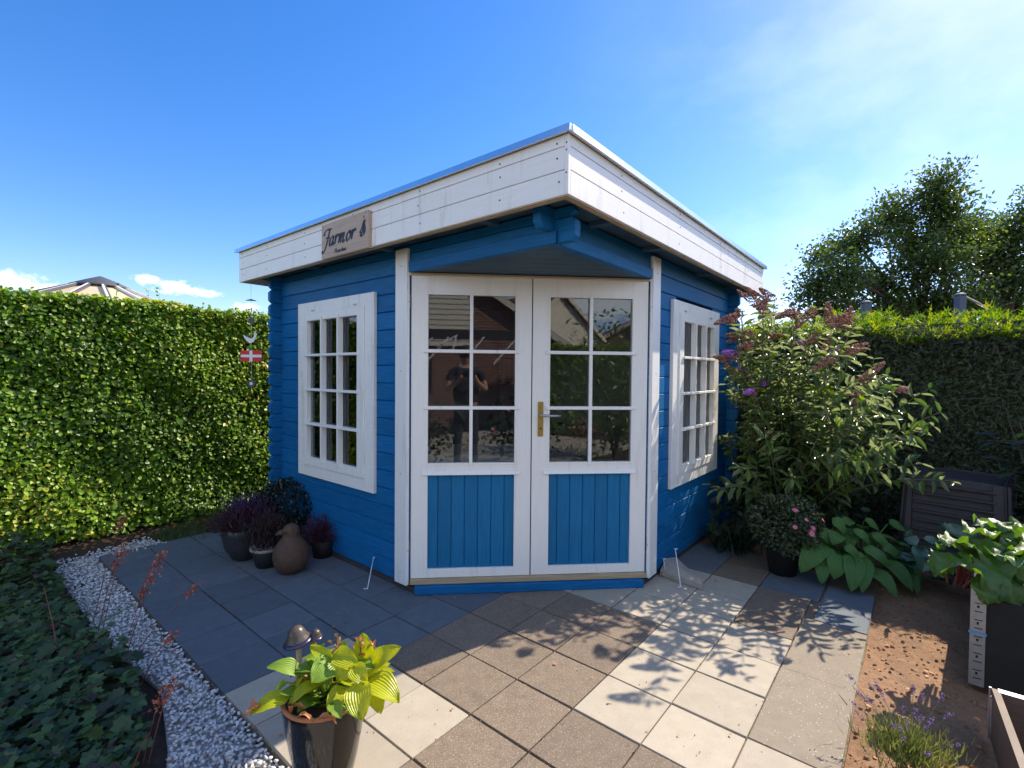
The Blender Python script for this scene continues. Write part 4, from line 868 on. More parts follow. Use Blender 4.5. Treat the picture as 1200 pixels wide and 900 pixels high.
# ------------------------------------------------------------------ potted chrysanthemum ball
MU=thing('potted_chrysanthemum','round bushy chrysanthemum with few pink blooms in a dark pot under the butterfly bush','potted plant',(1.925,3.42,0))
m=MB(); m.lathe([(.085,0),(.115,.18),(.122,.185),(.118,.19),(.10,.185)],24); m.build('pot','potdark',MU,smooth=True)
n=4200; u=unit(rn(n,3)); r=.222*(.62+.42*RNG.random(n)**.5)*(1+.08*np.sin(u[:,0]*7+u[:,2]*5)); P=u*r[:,None]*[1,1,.88]+[0,0,.345]; k=P[:,2]>.13; P=P[k];u=u[k];n=len(P)
scatter('foliage',LEAF,P,u+rn(n,3)*.7,u+rn(n,3)*.5+[0,0,.5],np.stack([ru(.018,.032,n),ru(.016,.026,n),ru(.02,.03,n)],1),'mum',MU,kind='stuff')
def flower(parent,c,nrm,r,m,name='bloom'):
    n=14; a=np.linspace(0,2*math.pi,n,endpoint=False); nrm=np.array(nrm,float);nrm/=np.linalg.norm(nrm); u=np.cross(nrm,[0,0,1.01]);u/=np.linalg.norm(u);w=np.cross(nrm,u)
    D=u[None]*np.cos(a)[:,None]+w[None]*np.sin(a)[:,None]+nrm*.25; scatter(name,SMALL,np.tile(c,(n,1)),D,np.tile(nrm,(n,1))+rn(n,3)*.1,np.stack([np.full(n,r),np.full(n,r*.5),np.full(n,r*.5)],1),m,parent)
for (dx,dz,rr) in ((-.03,.15,.022),(.04,.02,.027),(.055,.05,.02),(-.06,.055,.018),(.17,.08,.016),(.02,.10,.016)):
    y=-math.sqrt(max(.0,.25**2-dx*dx-(dz/.88)**2)); flower(MU,(dx,y-.01,.345+dz),(dx,y,.1+dz),rr,'pink')

# ------------------------------------------------------------------ big single leaves (hosta and others)
def blade(base,tip,width,arch=.25,cup=.12,ruffle=0,nx=8,ny=6,up=(0,0,1),seed=0,point=.9):
    base=np.array(base,float);tip=np.array(tip,float);d=tip-base;L_=np.linalg.norm(d);d/=L_; side=np.cross(d,up);
    if np.linalg.norm(side)<.15: side=np.array([1.,0,0])
    side/=np.linalg.norm(side); nn=np.cross(side,d); rg_=np.random.default_rng(seed); ph=rg_.uniform(0,6.28,3)
    V=[];UV=[]
    for i in range(nx+1):
        s=i/nx; w=width/2*(math.sin(math.pi*min(1,s**.66))**.62 if s<.97 else 0); w=max(w,.0015)
        for j in range(ny+1):
            t=2*j/ny-1; z=arch*L_*math.sin(math.pi*s)-arch*.35*L_*s*s+cup*width*abs(t)**1.4*(1-.6*s)
            if ruffle: z+=ruffle*width*math.sin(t*5+s*11+ph[0])*abs(t)**1.2+ruffle*.5*width*math.sin(s*17+ph[1])*abs(t)
            wj=w*(1+ruffle*.8*math.sin(s*19+ph[2])) if abs(t)>.9 else w
            V.append(base+d*L_*s+side*wj*t+nn*z); UV.append((t*.5+.5+0*s,s))
    F=[]
    for i in range(nx):
        for j in range(ny): a=i*(ny+1)+j; F.append((a,a+1,a+ny+2,a+ny+1))
    return np.array(V),np.array(F),np.array(UV)
def bigleaf(name,parent,org,base,tip,width,m,**kw):
    V,F,UV=blade(base,tip,width,**kw); return arrmesh(name,V-np.array(org),[F],m,parent,smooth=True,uv=UV)
# hosta in the black glazed pot, front left
PO=(-.620,1.62,0)
HP=thing('potted_hosta','lime green hosta with scorched tips in a tall black glazed pot in front','potted plant',PO)
m=MB(); m.lathe([(.078,.0),(.083,.008),(.104,.10),(.122,.20),(.1345,.285),(.1375,.306),(.1372,.314),(.126,.313),(.122,.29),(.09,.262)],40); pot=m.build('pot','glaze',HP,smooth=True)
m=MB(); m.lathe([(.1235,.290),(.1245,.3145),(.130,.3180),(.1372,.3178),(.1385,.311),(.137,.306)],40,caps=False); m.build('terracotta_rim','terra',HP,smooth=True)
m=MB(); m.lathe([(.120,.24),(.1225,.278),(.06,.286),(.01,.288)],24); m.build('potting_soil','earth',HP,smooth=True)
HFT=[(-0.699, 1.6, 0.388, -0.792, 1.57, 0.431, 0.05), (-0.708, 1.55, 0.338, -0.813, 1.5, 0.322, 0.052), (-0.692, 1.57, 0.333, -0.736, 1.54, 0.364, 0.033), (-0.583, 1.6, 0.429, -0.626, 1.52, 0.411, 0.07), (-0.596, 1.62, 0.414, -0.681, 1.64, 0.463, 0.034), (-0.583, 1.6, 0.455, -0.494, 1.57, 0.439, 0.05), (-0.495, 1.64, 0.414, -0.506, 1.66, 0.496, 0.057), (-0.463, 1.62, 0.412, -0.369, 1.63, 0.466, 0.047), (-0.467, 1.58, 0.382, -0.35, 1.53, 0.346, 0.072), (-0.449, 1.57, 0.358, -0.406, 1.52, 0.313, 0.044), (-0.484, 1.54, 0.399, -0.449, 1.46, 0.333, 0.065), (-0.528, 1.55, 0.373, -0.559, 1.48, 0.344, 0.052), (-0.522, 1.58, 0.43, -0.554, 1.54, 0.407, 0.053), (-0.483, 1.6, 0.372, -0.384, 1.6, 0.403, 0.035), (-0.693, 1.58, 0.333, -0.676, 1.57, 0.398, 0.028), (-0.466, 1.65, 0.361, -0.414, 1.67, 0.385, 0.032), (-0.51, 1.57, 0.436, -0.454, 1.53, 0.401, 0.044), (-0.609, 1.58, 0.35, -0.594, 1.6, 0.389, 0.039), (-0.687, 1.66, 0.362, -0.647, 1.68, 0.447, 0.035), (-0.561, 1.67, 0.423, -0.615, 1.69, 0.423, 0.041), (-0.736, 1.6, 0.358, -0.784, 1.6, 0.318, 0.028), (-0.503, 1.5, 0.338, -0.459, 1.46, 0.346, 0.026), (-0.486, 1.68, 0.394, -0.456, 1.7, 0.419, 0.035), (-0.557, 1.5, 0.36, -0.511, 1.46, 0.34, 0.032), (-0.659, 1.65, 0.386, -0.702, 1.64, 0.398, 0.04)]
pet=MB(); yel={0:0,1:1,4:1,5:1,6:1,7:1,8:1,9:1,10:1,11:1,12:1,13:1,14:1,15:1,16:1}
for i,(bx,by,bz,tx,ty,tz,w) in enumerate(HFT):
    ml='hostay' if yel.get(i) else 'hostad'
    lf=bigleaf('leaf',HP,PO,(bx,by,bz),(tx,ty,tz),w*1.30,ml,arch=.16 if i not in(3,6,10,11) else .10,cup=.16,up=(0,-.75,.75) if i in(3,5,6,7,10,11,12,16,19,4) else (0,-.3,1),nx=9,ny=8,seed=i,ruffle=.03)
    pet.tube([(ru(-.04,.05,1)[0],ru(-.03,.05,1)[0],.28),((bx-PO[0])*.55,(by-PO[1])*.6,(.28+bz)/2+.02),(bx-PO[0],by-PO[1],bz)],[.006,.005,.0035],6)
pet.build('petioles','hostad',HP,smooth=True)
for k in range(34): # inner, shaded leaves filling the clump
    a=ru(0,6.28,1)[0]; r0=ru(.02,.06,1)[0]; r1=r0+ru(.06,.11,1)[0]; z=ru(.31,.40,1)[0]
    bigleaf('leaf',HP,PO,(PO[0]+.03+r0*math.cos(a),PO[1]+r0*math.sin(a),z),(PO[0]+.03+r1*math.cos(a),PO[1]+r1*math.sin(a),z+ru(-.01,.05,1)[0]),ru(.05,.075,1)[0],'hostad' if k%4 else 'hostay',arch=.2,cup=.15,nx=6,ny=4,seed=50+k)
for (b_,t_,w) in (((-.785,1.515,.330),(-.824,1.498,.318),.036),((-.690,1.52,.300),(-.640,1.50,.350),.020),((-.66,1.49,.315),(-.60,1.475,.322),.014),((-.590,1.475,.322),(-.53,1.475,.318),.016),((-.472,1.65,.462),(-.458,1.63,.468),.018)):
    bigleaf('scorched_leaf',HP,PO,b_,t_,w*1.2,'hostat',arch=.3,cup=.4,nx=5,ny=4,ruffle=.2)
m=MB(); m.tube([(.045,.0,.22),(.040,.0,.40),(.036,.0,.475),(.040,-.003,.492)],[.0028,.0022,.002,.001],6); m.build('spent_stem','stalk',HP)
n=26; P=np.stack([.044+.012*rn(n),.008*rn(n),ru(.445,.505,n)],1); scatter('spent_flower',LEAF,P,rn(n,3)*[.6,.6,1]-[0,0,.4],rn(n,3),ru(.012,.022,n),mat('dry_petal',(.26,.17,.09),.8,transl=.2),HP)
m=MB(); m.tube([(.115,.02,.24),(.113,.02,.44),(.112,.01,.485)],[.0022,.002,.001],6); m.build('spent_stem','stalk',HP); n=16; P=np.stack([.112+.006*rn(n),.01+.006*rn(n),ru(.43,.50,n)],1); scatter('spent_flower',LEAF,P,rn(n,3)*[.6,.6,1],rn(n,3),ru(.010,.018,n),'hostat',HP)
# ceramic mushrooms stuck in the pot
MS=thing('ceramic_mushroom','glazed ceramic mushroom with blue rimmed cap and cream stems in the hosta pot','ornament',(-.748,1.68,.225))
m=MB(); m.tube([(.005,0,-.0),(.012,0,.14),(.012,0,.232)],[.008,.009,.011],12); m.build('stem','mushstem',MS,smooth=True)
m=MB(); m.tube([(.03,.02,0),(.052,.02,.15),(.055,.02,.238)],[.008,.009,.010],12); m.build('stem','mushstem',MS,smooth=True)
def cap(k,loc,rot):
    m=MB(); m.lathe([(.010,.004),(.030,-.002),(.047,.000),(.0495,.004),(.047,.0085),(.040,.0135)],28); c=m.build('cap_brim','mushcap',MS,smooth=True)
    t=MB(); t.lathe([(.0405,.012),(.0395,.0145),(.033,.024),(.029,.036),(.024,.048),(.015,.057),(.001,.060)],28); q=t.build('cap','mushtop',MS,smooth=True)
    for o in (c,q): o.location=loc; o.rotation_euler=rot; o.scale=(k,k,k)
cap(1.0,(.010,0,.226),(.10,-.16,0)); cap(.5,(.062,.020,.232),(.1,.15,0))
# hosta clump right
HRT=[(2.117, 3.3, 0.244, 1.922, 3.2, 0.096, 0.129), (2.076, 3.25, 0.146, 2.033, 3.15, 0.036, 0.082), (2.19, 3.25, 0.193, 2.113, 3.15, 0.071, 0.112), (2.153, 3.3, 0.221, 2.079, 3.2, 0.12, 0.095), (2.294, 3.25, 0.177, 2.165, 3.06, 0.033, 0.114), (2.371, 3.27, 0.164, 2.221, 3.04, 0.036, 0.097), (2.376, 3.25, 0.091, 2.4, 2.99, 0.035, 0.114), (2.303, 3.28, 0.183, 2.454, 3.2, 0.043, 0.103), (2.398, 3.3, 0.212, 2.523, 3.2, 0.118, 0.098), (2.551, 3.35, 0.219, 2.674, 3.3, 0.12, 0.094), (2.636, 3.35, 0.136, 2.687, 3.15, 0.031, 0.108), (2.543, 3.32, 0.123, 2.571, 3.08, 0.03, 0.116), (2.269, 3.3, 0.222, 2.342, 3.25, 0.169, 0.083), (2.286, 3.38, 0.29, 2.21, 3.32, 0.236, 0.085), (2.282, 3.45, 0.37, 2.348, 3.4, 0.283, 0.097), (2.173, 3.4, 0.318, 2.202, 3.35, 0.233, 0.089), (2.527, 3.4, 0.285, 2.63, 3.35, 0.148, 0.089), (2.395, 3.4, 0.308, 2.498, 3.35, 0.212, 0.077), (2.368, 3.45, 0.328, 2.476, 3.5, 0.351, 0.072), (2.71, 3.35, 0.053, 2.584, 3.05, 0.031, 0.065), (2.446, 3.42, 0.278, 2.59, 3.4, 0.165, 0.06), (2.55, 3.5, 0.339, 2.676, 3.5, 0.253, 0.086), (2.762, 3.55, 0.3, 2.969, 3.6, 0.197, 0.099)]
HO=(2.45,3.42,0); HH=thing('hosta_clump','green hosta clump with drooping ribbed leaves at the far right corner of the paving','hosta',HO)
pet=MB()
for i,(bx,by,bz,tx,ty,tz,w) in enumerate(HRT):
    bigleaf('leaf',HH,HO,(bx,by,bz+.01),(tx,ty,max(tz,.025)),w*1.12,'hostag',arch=.16,cup=.10,up=(0,-.5,.85),nx=9,ny=8,seed=i+5,ruffle=.02)
    pet.tube([(ru(-.08,.08,1)[0],ru(-.02,.08,1)[0],0),((bx-HO[0])*.6,(by-HO[1])*.6,bz*.75),(bx-HO[0],by-HO[1],bz+.01)],[.006,.005,.003],5)
for k in range(34):
    a=ru(0,6.28,1)[0]; r0=ru(.03,.2,1)[0]; r1=r0+ru(.12,.2,1)[0]; z=ru(.08,.3,1)[0]*(1-r0); c_=(HO[0]+.1,HO[1]+.12)
    bigleaf('leaf',HH,HO,(c_[0]+r0*1.2*math.cos(a),c_[1]+r0*math.sin(a)*.7,z),(c_[0]+r1*1.3*math.cos(a),c_[1]+r1*.7*math.sin(a),max(.02,z-.06)),ru(.07,.1,1)[0],'hostag',arch=.2,cup=.1,nx=6,ny=6,seed=80+k)
pet.build('petioles','hostag',HH)
# bergenia like round leaves
BGT=[(2.92, 3.15, 0.331, 2.964, 3.2, 0.421, 0.213), (2.683, 3.15, 0.336, 2.821, 3.15, 0.296, 0.059), (2.642, 3.1, 0.287, 2.561, 3.0, 0.184, 0.159), (2.679, 3.05, 0.306, 2.667, 3.0, 0.188, 0.142), (2.811, 3.1, 0.274, 2.776, 3.05, 0.176, 0.137), (2.62, 3.2, 0.334, 2.64, 3.15, 0.291, 0.105), (2.644, 3.25, 0.363, 2.677, 3.25, 0.294, 0.091), (2.897, 3.25, 0.35, 2.918, 3.25, 0.419, 0.068)]
BO=(2.75,3.18,0); BE=thing('round_leaf_plant','low plant with large round blue green leaves in front of the compost bin','plant',BO)
for i,(bx,by,bz,tx,ty,tz,w) in enumerate(BGT):
    bigleaf('leaf',BE,BO,(bx,by,bz),(tx,ty,tz),w,'berg',arch=.12,cup=.14,up=(0,-.7,.7),nx=8,ny=8,seed=i,ruffle=.03,point=.9)
for k in range(26):
    x=ru(2.55,3.2,1)[0]; y=ru(2.95,3.4,1)[0]; a=ru(0,6.28,1)[0]; z=ru(.05,.18,1)[0]
    bigleaf('leaf',BE,BO,(x,y,z),(x+.13*math.cos(a),y+.13*math.sin(a),z+ru(-.03,.05,1)[0]),ru(.11,.17,1)[0],'berg',arch=.1,cup=.15,nx=6,ny=6,seed=k+30,ruffle=.03)
n=160; P=np.stack([ru(1.1,2.1,n),ru(1.6,3.0,n),np.full(n,.004)],1); P[:,2]=-.024+.022*noisefield(P[:,0],P[:,1],2); P=P[[(GAd@(p[:2]-GO))/.3>6.1 for p in P]]; n=len(P); scatter('soil_litter',LEAF,P,rn(n,3)*[1,1,.2],rn(n,3)*.4+[0,0,1],ru(.01,.028,n),'hostat',kind='stuff')
# shrub at the right edge
SR=thing('broadleaf_shrub','dark leafy shrub at the right edge of the view behind the raised bed','shrub',(3.62,3.16,0)); n=420
P=np.stack([rn(n)*.12,rn(n)*.15,ru(0,1.0,n)],1); m=MB()
for k in range(12): a=ru(0,6.28,1)[0]; m.tube([(0,0,0),(.15*math.cos(a),.12*math.sin(a),.6),(.3*math.cos(a),.25*math.sin(a),1.1)],[.012,.008,.003],5)
m.build('stems','bark',SR); scatter('foliage',LEAF,P,rn(n,3)*[1,1,.4],rn(n,3)*.5+[0,0,1],np.stack([ru(.08,.15,n),ru(.05,.08,n),ru(.1,.15,n)],1),'under',SR,kind='stuff')

# ------------------------------------------------------------------ compost bin
cb0=np.array([2.94,3.66]); cb1=np.array([3.33,3.22]); ang=math.atan2(cb1[1]-cb0[1],cb1[0]-cb0[0]); CW=np.linalg.norm(cb1-cb0)
CB=thing('compost_bin','dark ribbed plastic compost bin against the shaded hedge','compost bin',(cb0[0],cb0[1],0),ang)
Hc=.655
def cside(f,w):
    b=MB(); b.add([f(0,0,0),f(w,0,0),f(w-.03,.03,Hc),f(w*.72,.03,Hc+.010),f(w*.35,.03,Hc+.012),f(.03,.03,Hc)]+[f(0+.0,.02,0),f(w,.02,0),f(w-.03,.05,Hc),f(w*.72,.05,Hc+.010),f(w*.35,.05,Hc+.012),f(.03,.05,Hc)],[(0,1,2,3,4,5),(6,7,8,9,10,11)]+[(i,(i+1)%6,6+(i+1)%6,6+i) for i in range(6)])
    p=b.build('side_panel','comp',CB,bevel=.004)
    for k in range(9):
        z=.06+k*.066; s=z/Hc*.03
        r=MB(); r.prism([(0,z),(-.024,z+.006),(-.026,z+.022),(0,z+.030)],lambda y,zz,x:f(x,y+s,zz),.075,w-.075); r.build('rib','comp',p,bevel=.003)
    for xx in (.012,w-.068):
        r=MB(); r.hexa([f(xx,-.022,.0),f(xx+.055,-.022,0),f(xx+.055,-.001,0),f(xx,-.001,0),f(xx+(.03 if xx<.1 else -.03),.008,Hc),f(xx+.055+(.0 if xx<.1 else -.03),.008,Hc),f(xx+.055+(.0 if xx<.1 else -.03),.029,Hc),f(xx+(.03 if xx<.1 else -.03),.029,Hc)]); r.build('corner_rib','comp',p,bevel=.004)
    r=MB()
    for k in range(4): r.box((.11+k*.10,-.0215+.03,.60),(.155+k*.10,.0,.608),lambda x,y,z:f(x,y,z))
    r.build('air_slot','black',p,kind='stuff')
cside(lambda x,y,z:(x,y,z),CW); cside(lambda x,y,z:(y,CW-x,z),CW)
cside(lambda x,y,z:(CW-y,x,z),CW); cside(lambda x,y,z:(CW-x,CW-y,z),CW)
m=MB(); m.box((.05,.05,Hc-.02),(CW-.05,CW-.05,Hc-.005)); m.build('lid','comp',CB,bevel=.01)

# ------------------------------------------------------------------ raised planter with galvanised corner post and beet leaves
GP=.775
RB=thing('raised_planter','black lined raised planter with galvanised corner post full of beet leaves','raised bed',(2.095,2.195,0),-GP)
# local x = A direction (towards lower right), y = B direction
m=MB(); m.box((.03,.006,0),(1.15,.03,.40)); m.box((.006,.03,0),(.03,1.3,.40)); m.box((1.15,.006,0),(1.17,1.3,.40)); m.box((.03,1.28,0),(1.15,1.3,.40)); m.build('side_panel','dark',RB)
m=MB(); m.box((.03,.03,.0),(1.15,1.28,.36)); m.build('soil_fill','earth',RB)
post=MB(); post.box((0,0,.0),(.052,.0025,.44)); post.box((0,.0028,.0),(.0025,.062,.43)); po=post.build('corner_post','steel',RB)
po['label']='galvanised corner post with slots'
sl_=MB()
for k in range(11):
    z=.03+k*.038
    sl_.box((.014,-.0012,z),(.042,-.0002,z+.004),lambda x,y,zz:(x,y,zz+(x-.014)*.08)); sl_.box((-.0012,.014,z),(-.0002,.045,z+.004))
for k in range(5): sl_.box((.022,-.0012,.05+k*.076),(.030,-.0002,.062+k*.076))
sl_.build('post_slots','black',po,kind='stuff')
br=MB(); br.box((-.004,-.004,.235),(.056,-.0014,.245)); br.build('tape_band',mat('blue_tape',(.10,.30,.62),.5),po)
ORB=np.array([2.095,2.195,0.]); k=0
lab=[]
def W2(P): # world -> local for planter
    c,s=math.cos(GP),math.sin(GP); x,y=P[0]-ORB[0],P[1]-ORB[1]; return np.array([x*c-y*s,x*s+y*c,P[2]])
CH=[((2.12,2.27,.54),(1.93,2.20,.50),.13),((2.16,2.3,.58),(2.02,2.28,.63),.12),((2.2,2.3,.56),(2.14,2.1,.42),.16),((2.22,2.35,.60),(2.24,2.16,.47),.16),((2.3,2.35,.62),(2.18,2.3,.66),.12),((2.32,2.3,.58),(2.36,2.1,.42),.16),
 ((2.38,2.35,.62),(2.42,2.5,.66),.14),((2.3,2.4,.55),(2.2,2.5,.52),.12),((2.42,2.3,.60),(2.5,2.15,.5),.16),((2.1,2.35,.50),(2.02,2.25,.47),.10),((2.26,2.25,.50),(2.22,2.12,.38),.13),((2.44,2.4,.62),(2.38,2.3,.68),.14),((2.15,2.2,.48),(2.10,2.12,.40),.10),((2.5,2.4,.6),(2.6,2.3,.6),.15)]
for k in range(14): 
    y=ru(2.2,2.75,1)[0]; x=y*ru(.98,1.15,1)[0]; a=ru(0,6.28,1)[0]; CH.append(((x,y,ru(.46,.58,1)[0]),(x+.15*math.cos(a),y+.15*math.sin(a),ru(.44,.62,1)[0]),ru(.11,.16,1)[0]))
pt=MB()
for i,(b_,t_,w) in enumerate(CH):
    V,F,UV=blade(b_,t_,w*1.1,arch=.20,cup=.05,ruffle=.16,nx=12,ny=8,seed=i+200); V=np.array([W2(v) for v in V]); arrmesh('leaf',V,[F],'chard',RB,smooth=True,uv=UV)
    q=W2(np.array(b_)); q2=W2(np.array(t_)); g0=W2(np.array([b_[0]*.5+1.16,b_[1]*.4+1.5,.36])); pt.tube([tuple(g0),tuple((g0+q)/2+[0,0,.02]),tuple(q),tuple(q*.5+q2*.5+[0,0,.02])],[.007,.006,.005,.002],6)
pt.build('petioles','redstem',RB)

# ------------------------------------------------------------------ low board frame, bottom right
c0=np.array([1.857,1.850]); c1=np.array([1.566,1.466]); dv=(c1-c0)/np.linalg.norm(c1-c0); nv=np.array([-dv[1],dv[0]])
if nv[0]<0: nv=-nv
RF=thing('board_frame','low brown board frame with metal corner hinge at the lower right edge','raised bed',(c0[0],c0[1],0))
def FR(a,b_,z): q=dv*a+nv*b_; return (q[0],q[1],z)
m=MB(); m.box((0,0,0),(.8,.022,.196),FR); m.build('side_board','board',RF,bevel=.002)
m=MB(); m.box((0,0,.1965),(.8,.022,.200),FR); m.build('board_edge','boardtop',RF)
m=MB(); m.box((-.002,.0235,0),(.020,.8,.196),FR); m.build('side_board','board',RF,bevel=.002)
m=MB(); m.box((-.006,.02,.03),(-.0025,.8,.198),lambda a,b_,z:FR(a,b_,z)); m.box((-.006,.018,.1985),(.022,.8,.2015),FR); m.build('metal_strip','steel',RF)
m=MB(); m.tube([FR(-.004,-.003,.0),FR(-.004,-.003,.2)],.004,8); m.tube([FR(-.004,-.003,.06),FR(-.004,-.003,.085)],.007,8); m.box((-.003,-.0025,.03),(.03,-.0005,.17),FR); m.build('corner_hinge','steel',RF)
m=MB(); m.tube([FR(.0195,.12,.15),FR(.0215,.12,.15)],.008,10); m.build('bolt','rim',RF)

# ------------------------------------------------------------------ lavender
LV=thing('lavender','small flowering lavender at the edge of the paving in front','lavender',(1.42,1.70,0))
n=1500; a=ru(0,6.28,n); P=np.stack([rn(n)*.055,rn(n)*.05,ru(0,.05,n)],1); D=np.stack([np.cos(a)*ru(0,.8,n),np.sin(a)*ru(0,.8,n),np.full(n,1.)],1)
P+=D*ru(0,.08,n)[:,None]; scatter('foliage',BLADE,P,D+rn(n,3)*.2,rn(n,3),np.stack([ru(.03,.06,n),ru(.0025,.005,n),ru(.01,.02,n)],1),'lavg',LV,kind='stuff')
st_=MB()
for k in range(24):
    a=ru(0,6.28,1)[0]; r=ru(.03,.15,1)[0]; tip=np.array([r*math.cos(a),r*math.sin(a)+.04,ru(.12,.22,1)[0]]); st_.tube([(tip[0]*.2,tip[1]*.2,.02),tuple(tip*.6+[0,0,.03]),tuple(tip)],[.0012,.001,.0008],4)
    n=20; s=RNG.random(n); d=unit((tip*[1,1,.6])[None])[0]; P=tip+d*(s*.035)[:,None]+rn(n,3)*.0032; scatter('flower_spike',STONE,P,rn(n,3),rn(n,3),ru(.003,.0055,n),'lavf',LV)
st_.build('stems','stemg',LV)

# ------------------------------------------------------------------ concrete splash block
A_=np.array([1.033,3.341]);B2=np.array([1.242,3.118]);C2=np.array([1.262,3.150]);D2=np.array([1.20,3.50])
CK=thing('concrete_block','wedge shaped cast concrete splash block at the foot of the right wall','block',(1.15,3.3,0))
def q3(p,z): return (p[0]-1.15,p[1]-3.3,z)
m=MB(); Am=np.array([1.10,3.42]); pts=[A_,B2,C2,D2,Am]; zt_=[.042,.045,.040,.075,.098]; 
m.add([q3(p,.001) for p in pts]+[q3(p,z) for p,z in zip(pts,zt_)],[(4,3,2,1,0),(5,6,9),(6,7,8),(6,8,9)]+[(i,(i+1)%5,5+(i+1)%5,5+i) for i in range(5)]); m.build('block','concrete',CK,bevel=.004)

# ------------------------------------------------------------------ pots by the left wall
BF=thing('bird_figure','brown stoneware bird figure with a round body, standing at the front of the pots','figurine',(-1.525,3.36,0),.0)
m=MB(); m.lathe([(.045,0),(.085,.02),(.112,.065),(.120,.115),(.112,.165),(.085,.212),(.062,.240),(.055,.256),(.056,.274),(.056,.295),(.046,.318),(.026,.332),(.002,.337)],32); m.build('body','pottery',BF,smooth=True)
m=MB(); m.tube([(-.035,-.02,.285),(-.068,-.035,.280),(-.090,-.045,.270)],[.026,.016,.003],10); m.build('beak','pottery',BF,smooth=True)
m=MB(); m.tube([(-.026,-.058,.292),(-.006,-.066,.292)],[.005,.003],8); m.build('eye','black',BF)
H1=thing('heather_bowl','violet and red heather spilling from a grey bowl, leftmost of the pots','potted plant',(-1.98,3.60,0))
m=MB(); m.lathe([(.06,0),(.09,.02),(.135,.10),(.155,.20),(.158,.24),(.152,.245),(.145,.235),(.12,.22)],28); m.build('bowl','bowl',H1,smooth=True)
n=1900; u=unit(rn(n,3)*[1,1,.8]); u[:,2]=np.abs(u[:,2]); P=u*ru(.08,.24,n)[:,None]*[1,1,.75]+[0,0,.23]; rr=RNG.random(n); scatter('heather',BLADE,P,u+rn(n,3)*.4+[0,0,.4],rn(n,3),np.stack([ru(.03,.06,n),ru(.004,.008,n),ru(.01,.02,n)],1),'heather',H1,kind='stuff')
n=700; P=rn(n,3)*[.07,.05,.04]+[-.02,.05,.36]; scatter('violet_heather',BLADE,P,rn(n,3)*.5+[0,0,1],rn(n,3),np.stack([ru(.03,.05,n),ru(.005,.008,n),ru(.01,.02,n)],1),'heatherp',H1,kind='stuff')
H2=thing('heather_pot','green heather in a pale rimmed dark pot between the bowl and bird figure','potted plant',(-1.745,3.47,0))
m=MB(); m.lathe([(.075,0),(.09,.06),(.108,.125),(.105,.13),(.09,.125)],28); m.build('pot','potdark',H2,smooth=True); m=MB(); m.lathe([(.107,.120),(.115,.124),(.1165,.136),(.112,.142),(.104,.138)],28); m.build('rim','rim',H2,smooth=True)
n=1500; a=ru(0,6.28,n); P=np.stack([rn(n)*.06,rn(n)*.06,ru(.12,.32,n)],1); scatter('heather',BLADE,P,rn(n,3)*.4+[0,0,1],rn(n,3),np.stack([ru(.03,.07,n),ru(.004,.007,n),ru(.01,.02,n)],1),'heather',H2,rnd=RNG.random(n)*.45,kind='stuff')
BX=thing('boxwood_ball','dark clipped boxwood ball in the corner behind the pots','shrub',(-1.80,4.02,0))
m=MB(); m.lathe([(.10,0),(.13,.2),(.12,.21)],20); m.build('pot','potdark',BX,smooth=True)
n=5200; u=unit(rn(n,3)); P=u*(ru(.20,.29,n))[:,None]*[1.1,1,.72]+[0,0,.30]; scatter('foliage',SMALL,P,u+rn(n,3)*.7,u+rn(n,3)*.5,ru(.018,.030,n),'box',BX,kind='stuff')
H3=thing('red_heather','dark red heather against the blue wall right of the bird figure','potted plant',(-1.42,3.66,0))
m=MB(); m.lathe([(.07,0),(.09,.12),(.085,.125)],20); m.build('pot','potdark',H3,smooth=True)
n=1300; u=unit(rn(n,3)); u[:,2]=np.abs(u[:,2]); P=u*ru(.04,.17,n)[:,None]+[0,0,.13]; scatter('heather',BLADE,P,u+rn(n,3)*.4+[0,0,.3],rn(n,3),np.stack([ru(.03,.06,n),ru(.004,.007,n),ru(.01,.02,n)],1),'heather',H3,rnd=.5+.5*RNG.random(n),kind='stuff')

# ------------------------------------------------------------------ dark ground cover, lower left, grass by the hedge
cpoly=[(-3.40,3.55),(-2.56,2.78),(-2.20,2.46),(-2.02,2.33),(-1.64,2.12),(-1.35,1.76),(-1.08,1.3),(-.6,.9),(-3.5,.7),(-5.9,.9),(-3.72,3.5)]
n=26000; P=np.stack([ru(-6,-.6,n),ru(.7,3.75,n),np.zeros(n)],1); P=P[inpoly(P,cpoly)]; n=len(P)
hgt=.10+.07*np.sin(P[:,0]*3.1+1)+.06*np.sin(P[:,1]*4.3+P[:,0]*2); hgt=np.clip(hgt,.03,.25); P[:,2]=hgt*ru(.4,1.05,n)
scatter('ground_cover',LOBE,P,rn(n,3)*[1,1,.15],np.tile([.05,-.25,1.],(n,1))+rn(n,3)*.32,np.stack([ru(.028,.066,n)]*3,1),'cover',rnd=np.clip(.5+.22*rn(n)+.25*np.sin(P[:,0]*2.2+P[:,1]*3),0,1),kind='stuff')
n=9000; P=np.stack([ru(-6,-.6,n),ru(.7,3.75,n),np.zeros(n)],1); P=P[inpoly(P,cpoly)]; n=len(P); P[:,2]=(.11+.07*np.sin(P[:,0]*3.1+1)+.06*np.sin(P[:,1]*4.3+P[:,0]*2))*ru(.5,1.5,n); P[:,2]=np.maximum(P[:,2],.01); scatter('ground_cover_small',LEAF,P,rn(n,3)*[1,1,.4],rn(n,3)*.5+[0,0,1],np.stack([ru(.02,.05,n),ru(.02,.04,n),ru(.03,.05,n)],1),'cover',kind='stuff')
n=700; P=P[:n]*1; scatter('cover_grass',BLADE,P,rn(n,3)*.8+[0,0,1],rn(n,3),np.stack([ru(.08,.2,n),ru(.002,.004,n),ru(.03,.08,n)],1),'grass',kind='stuff')
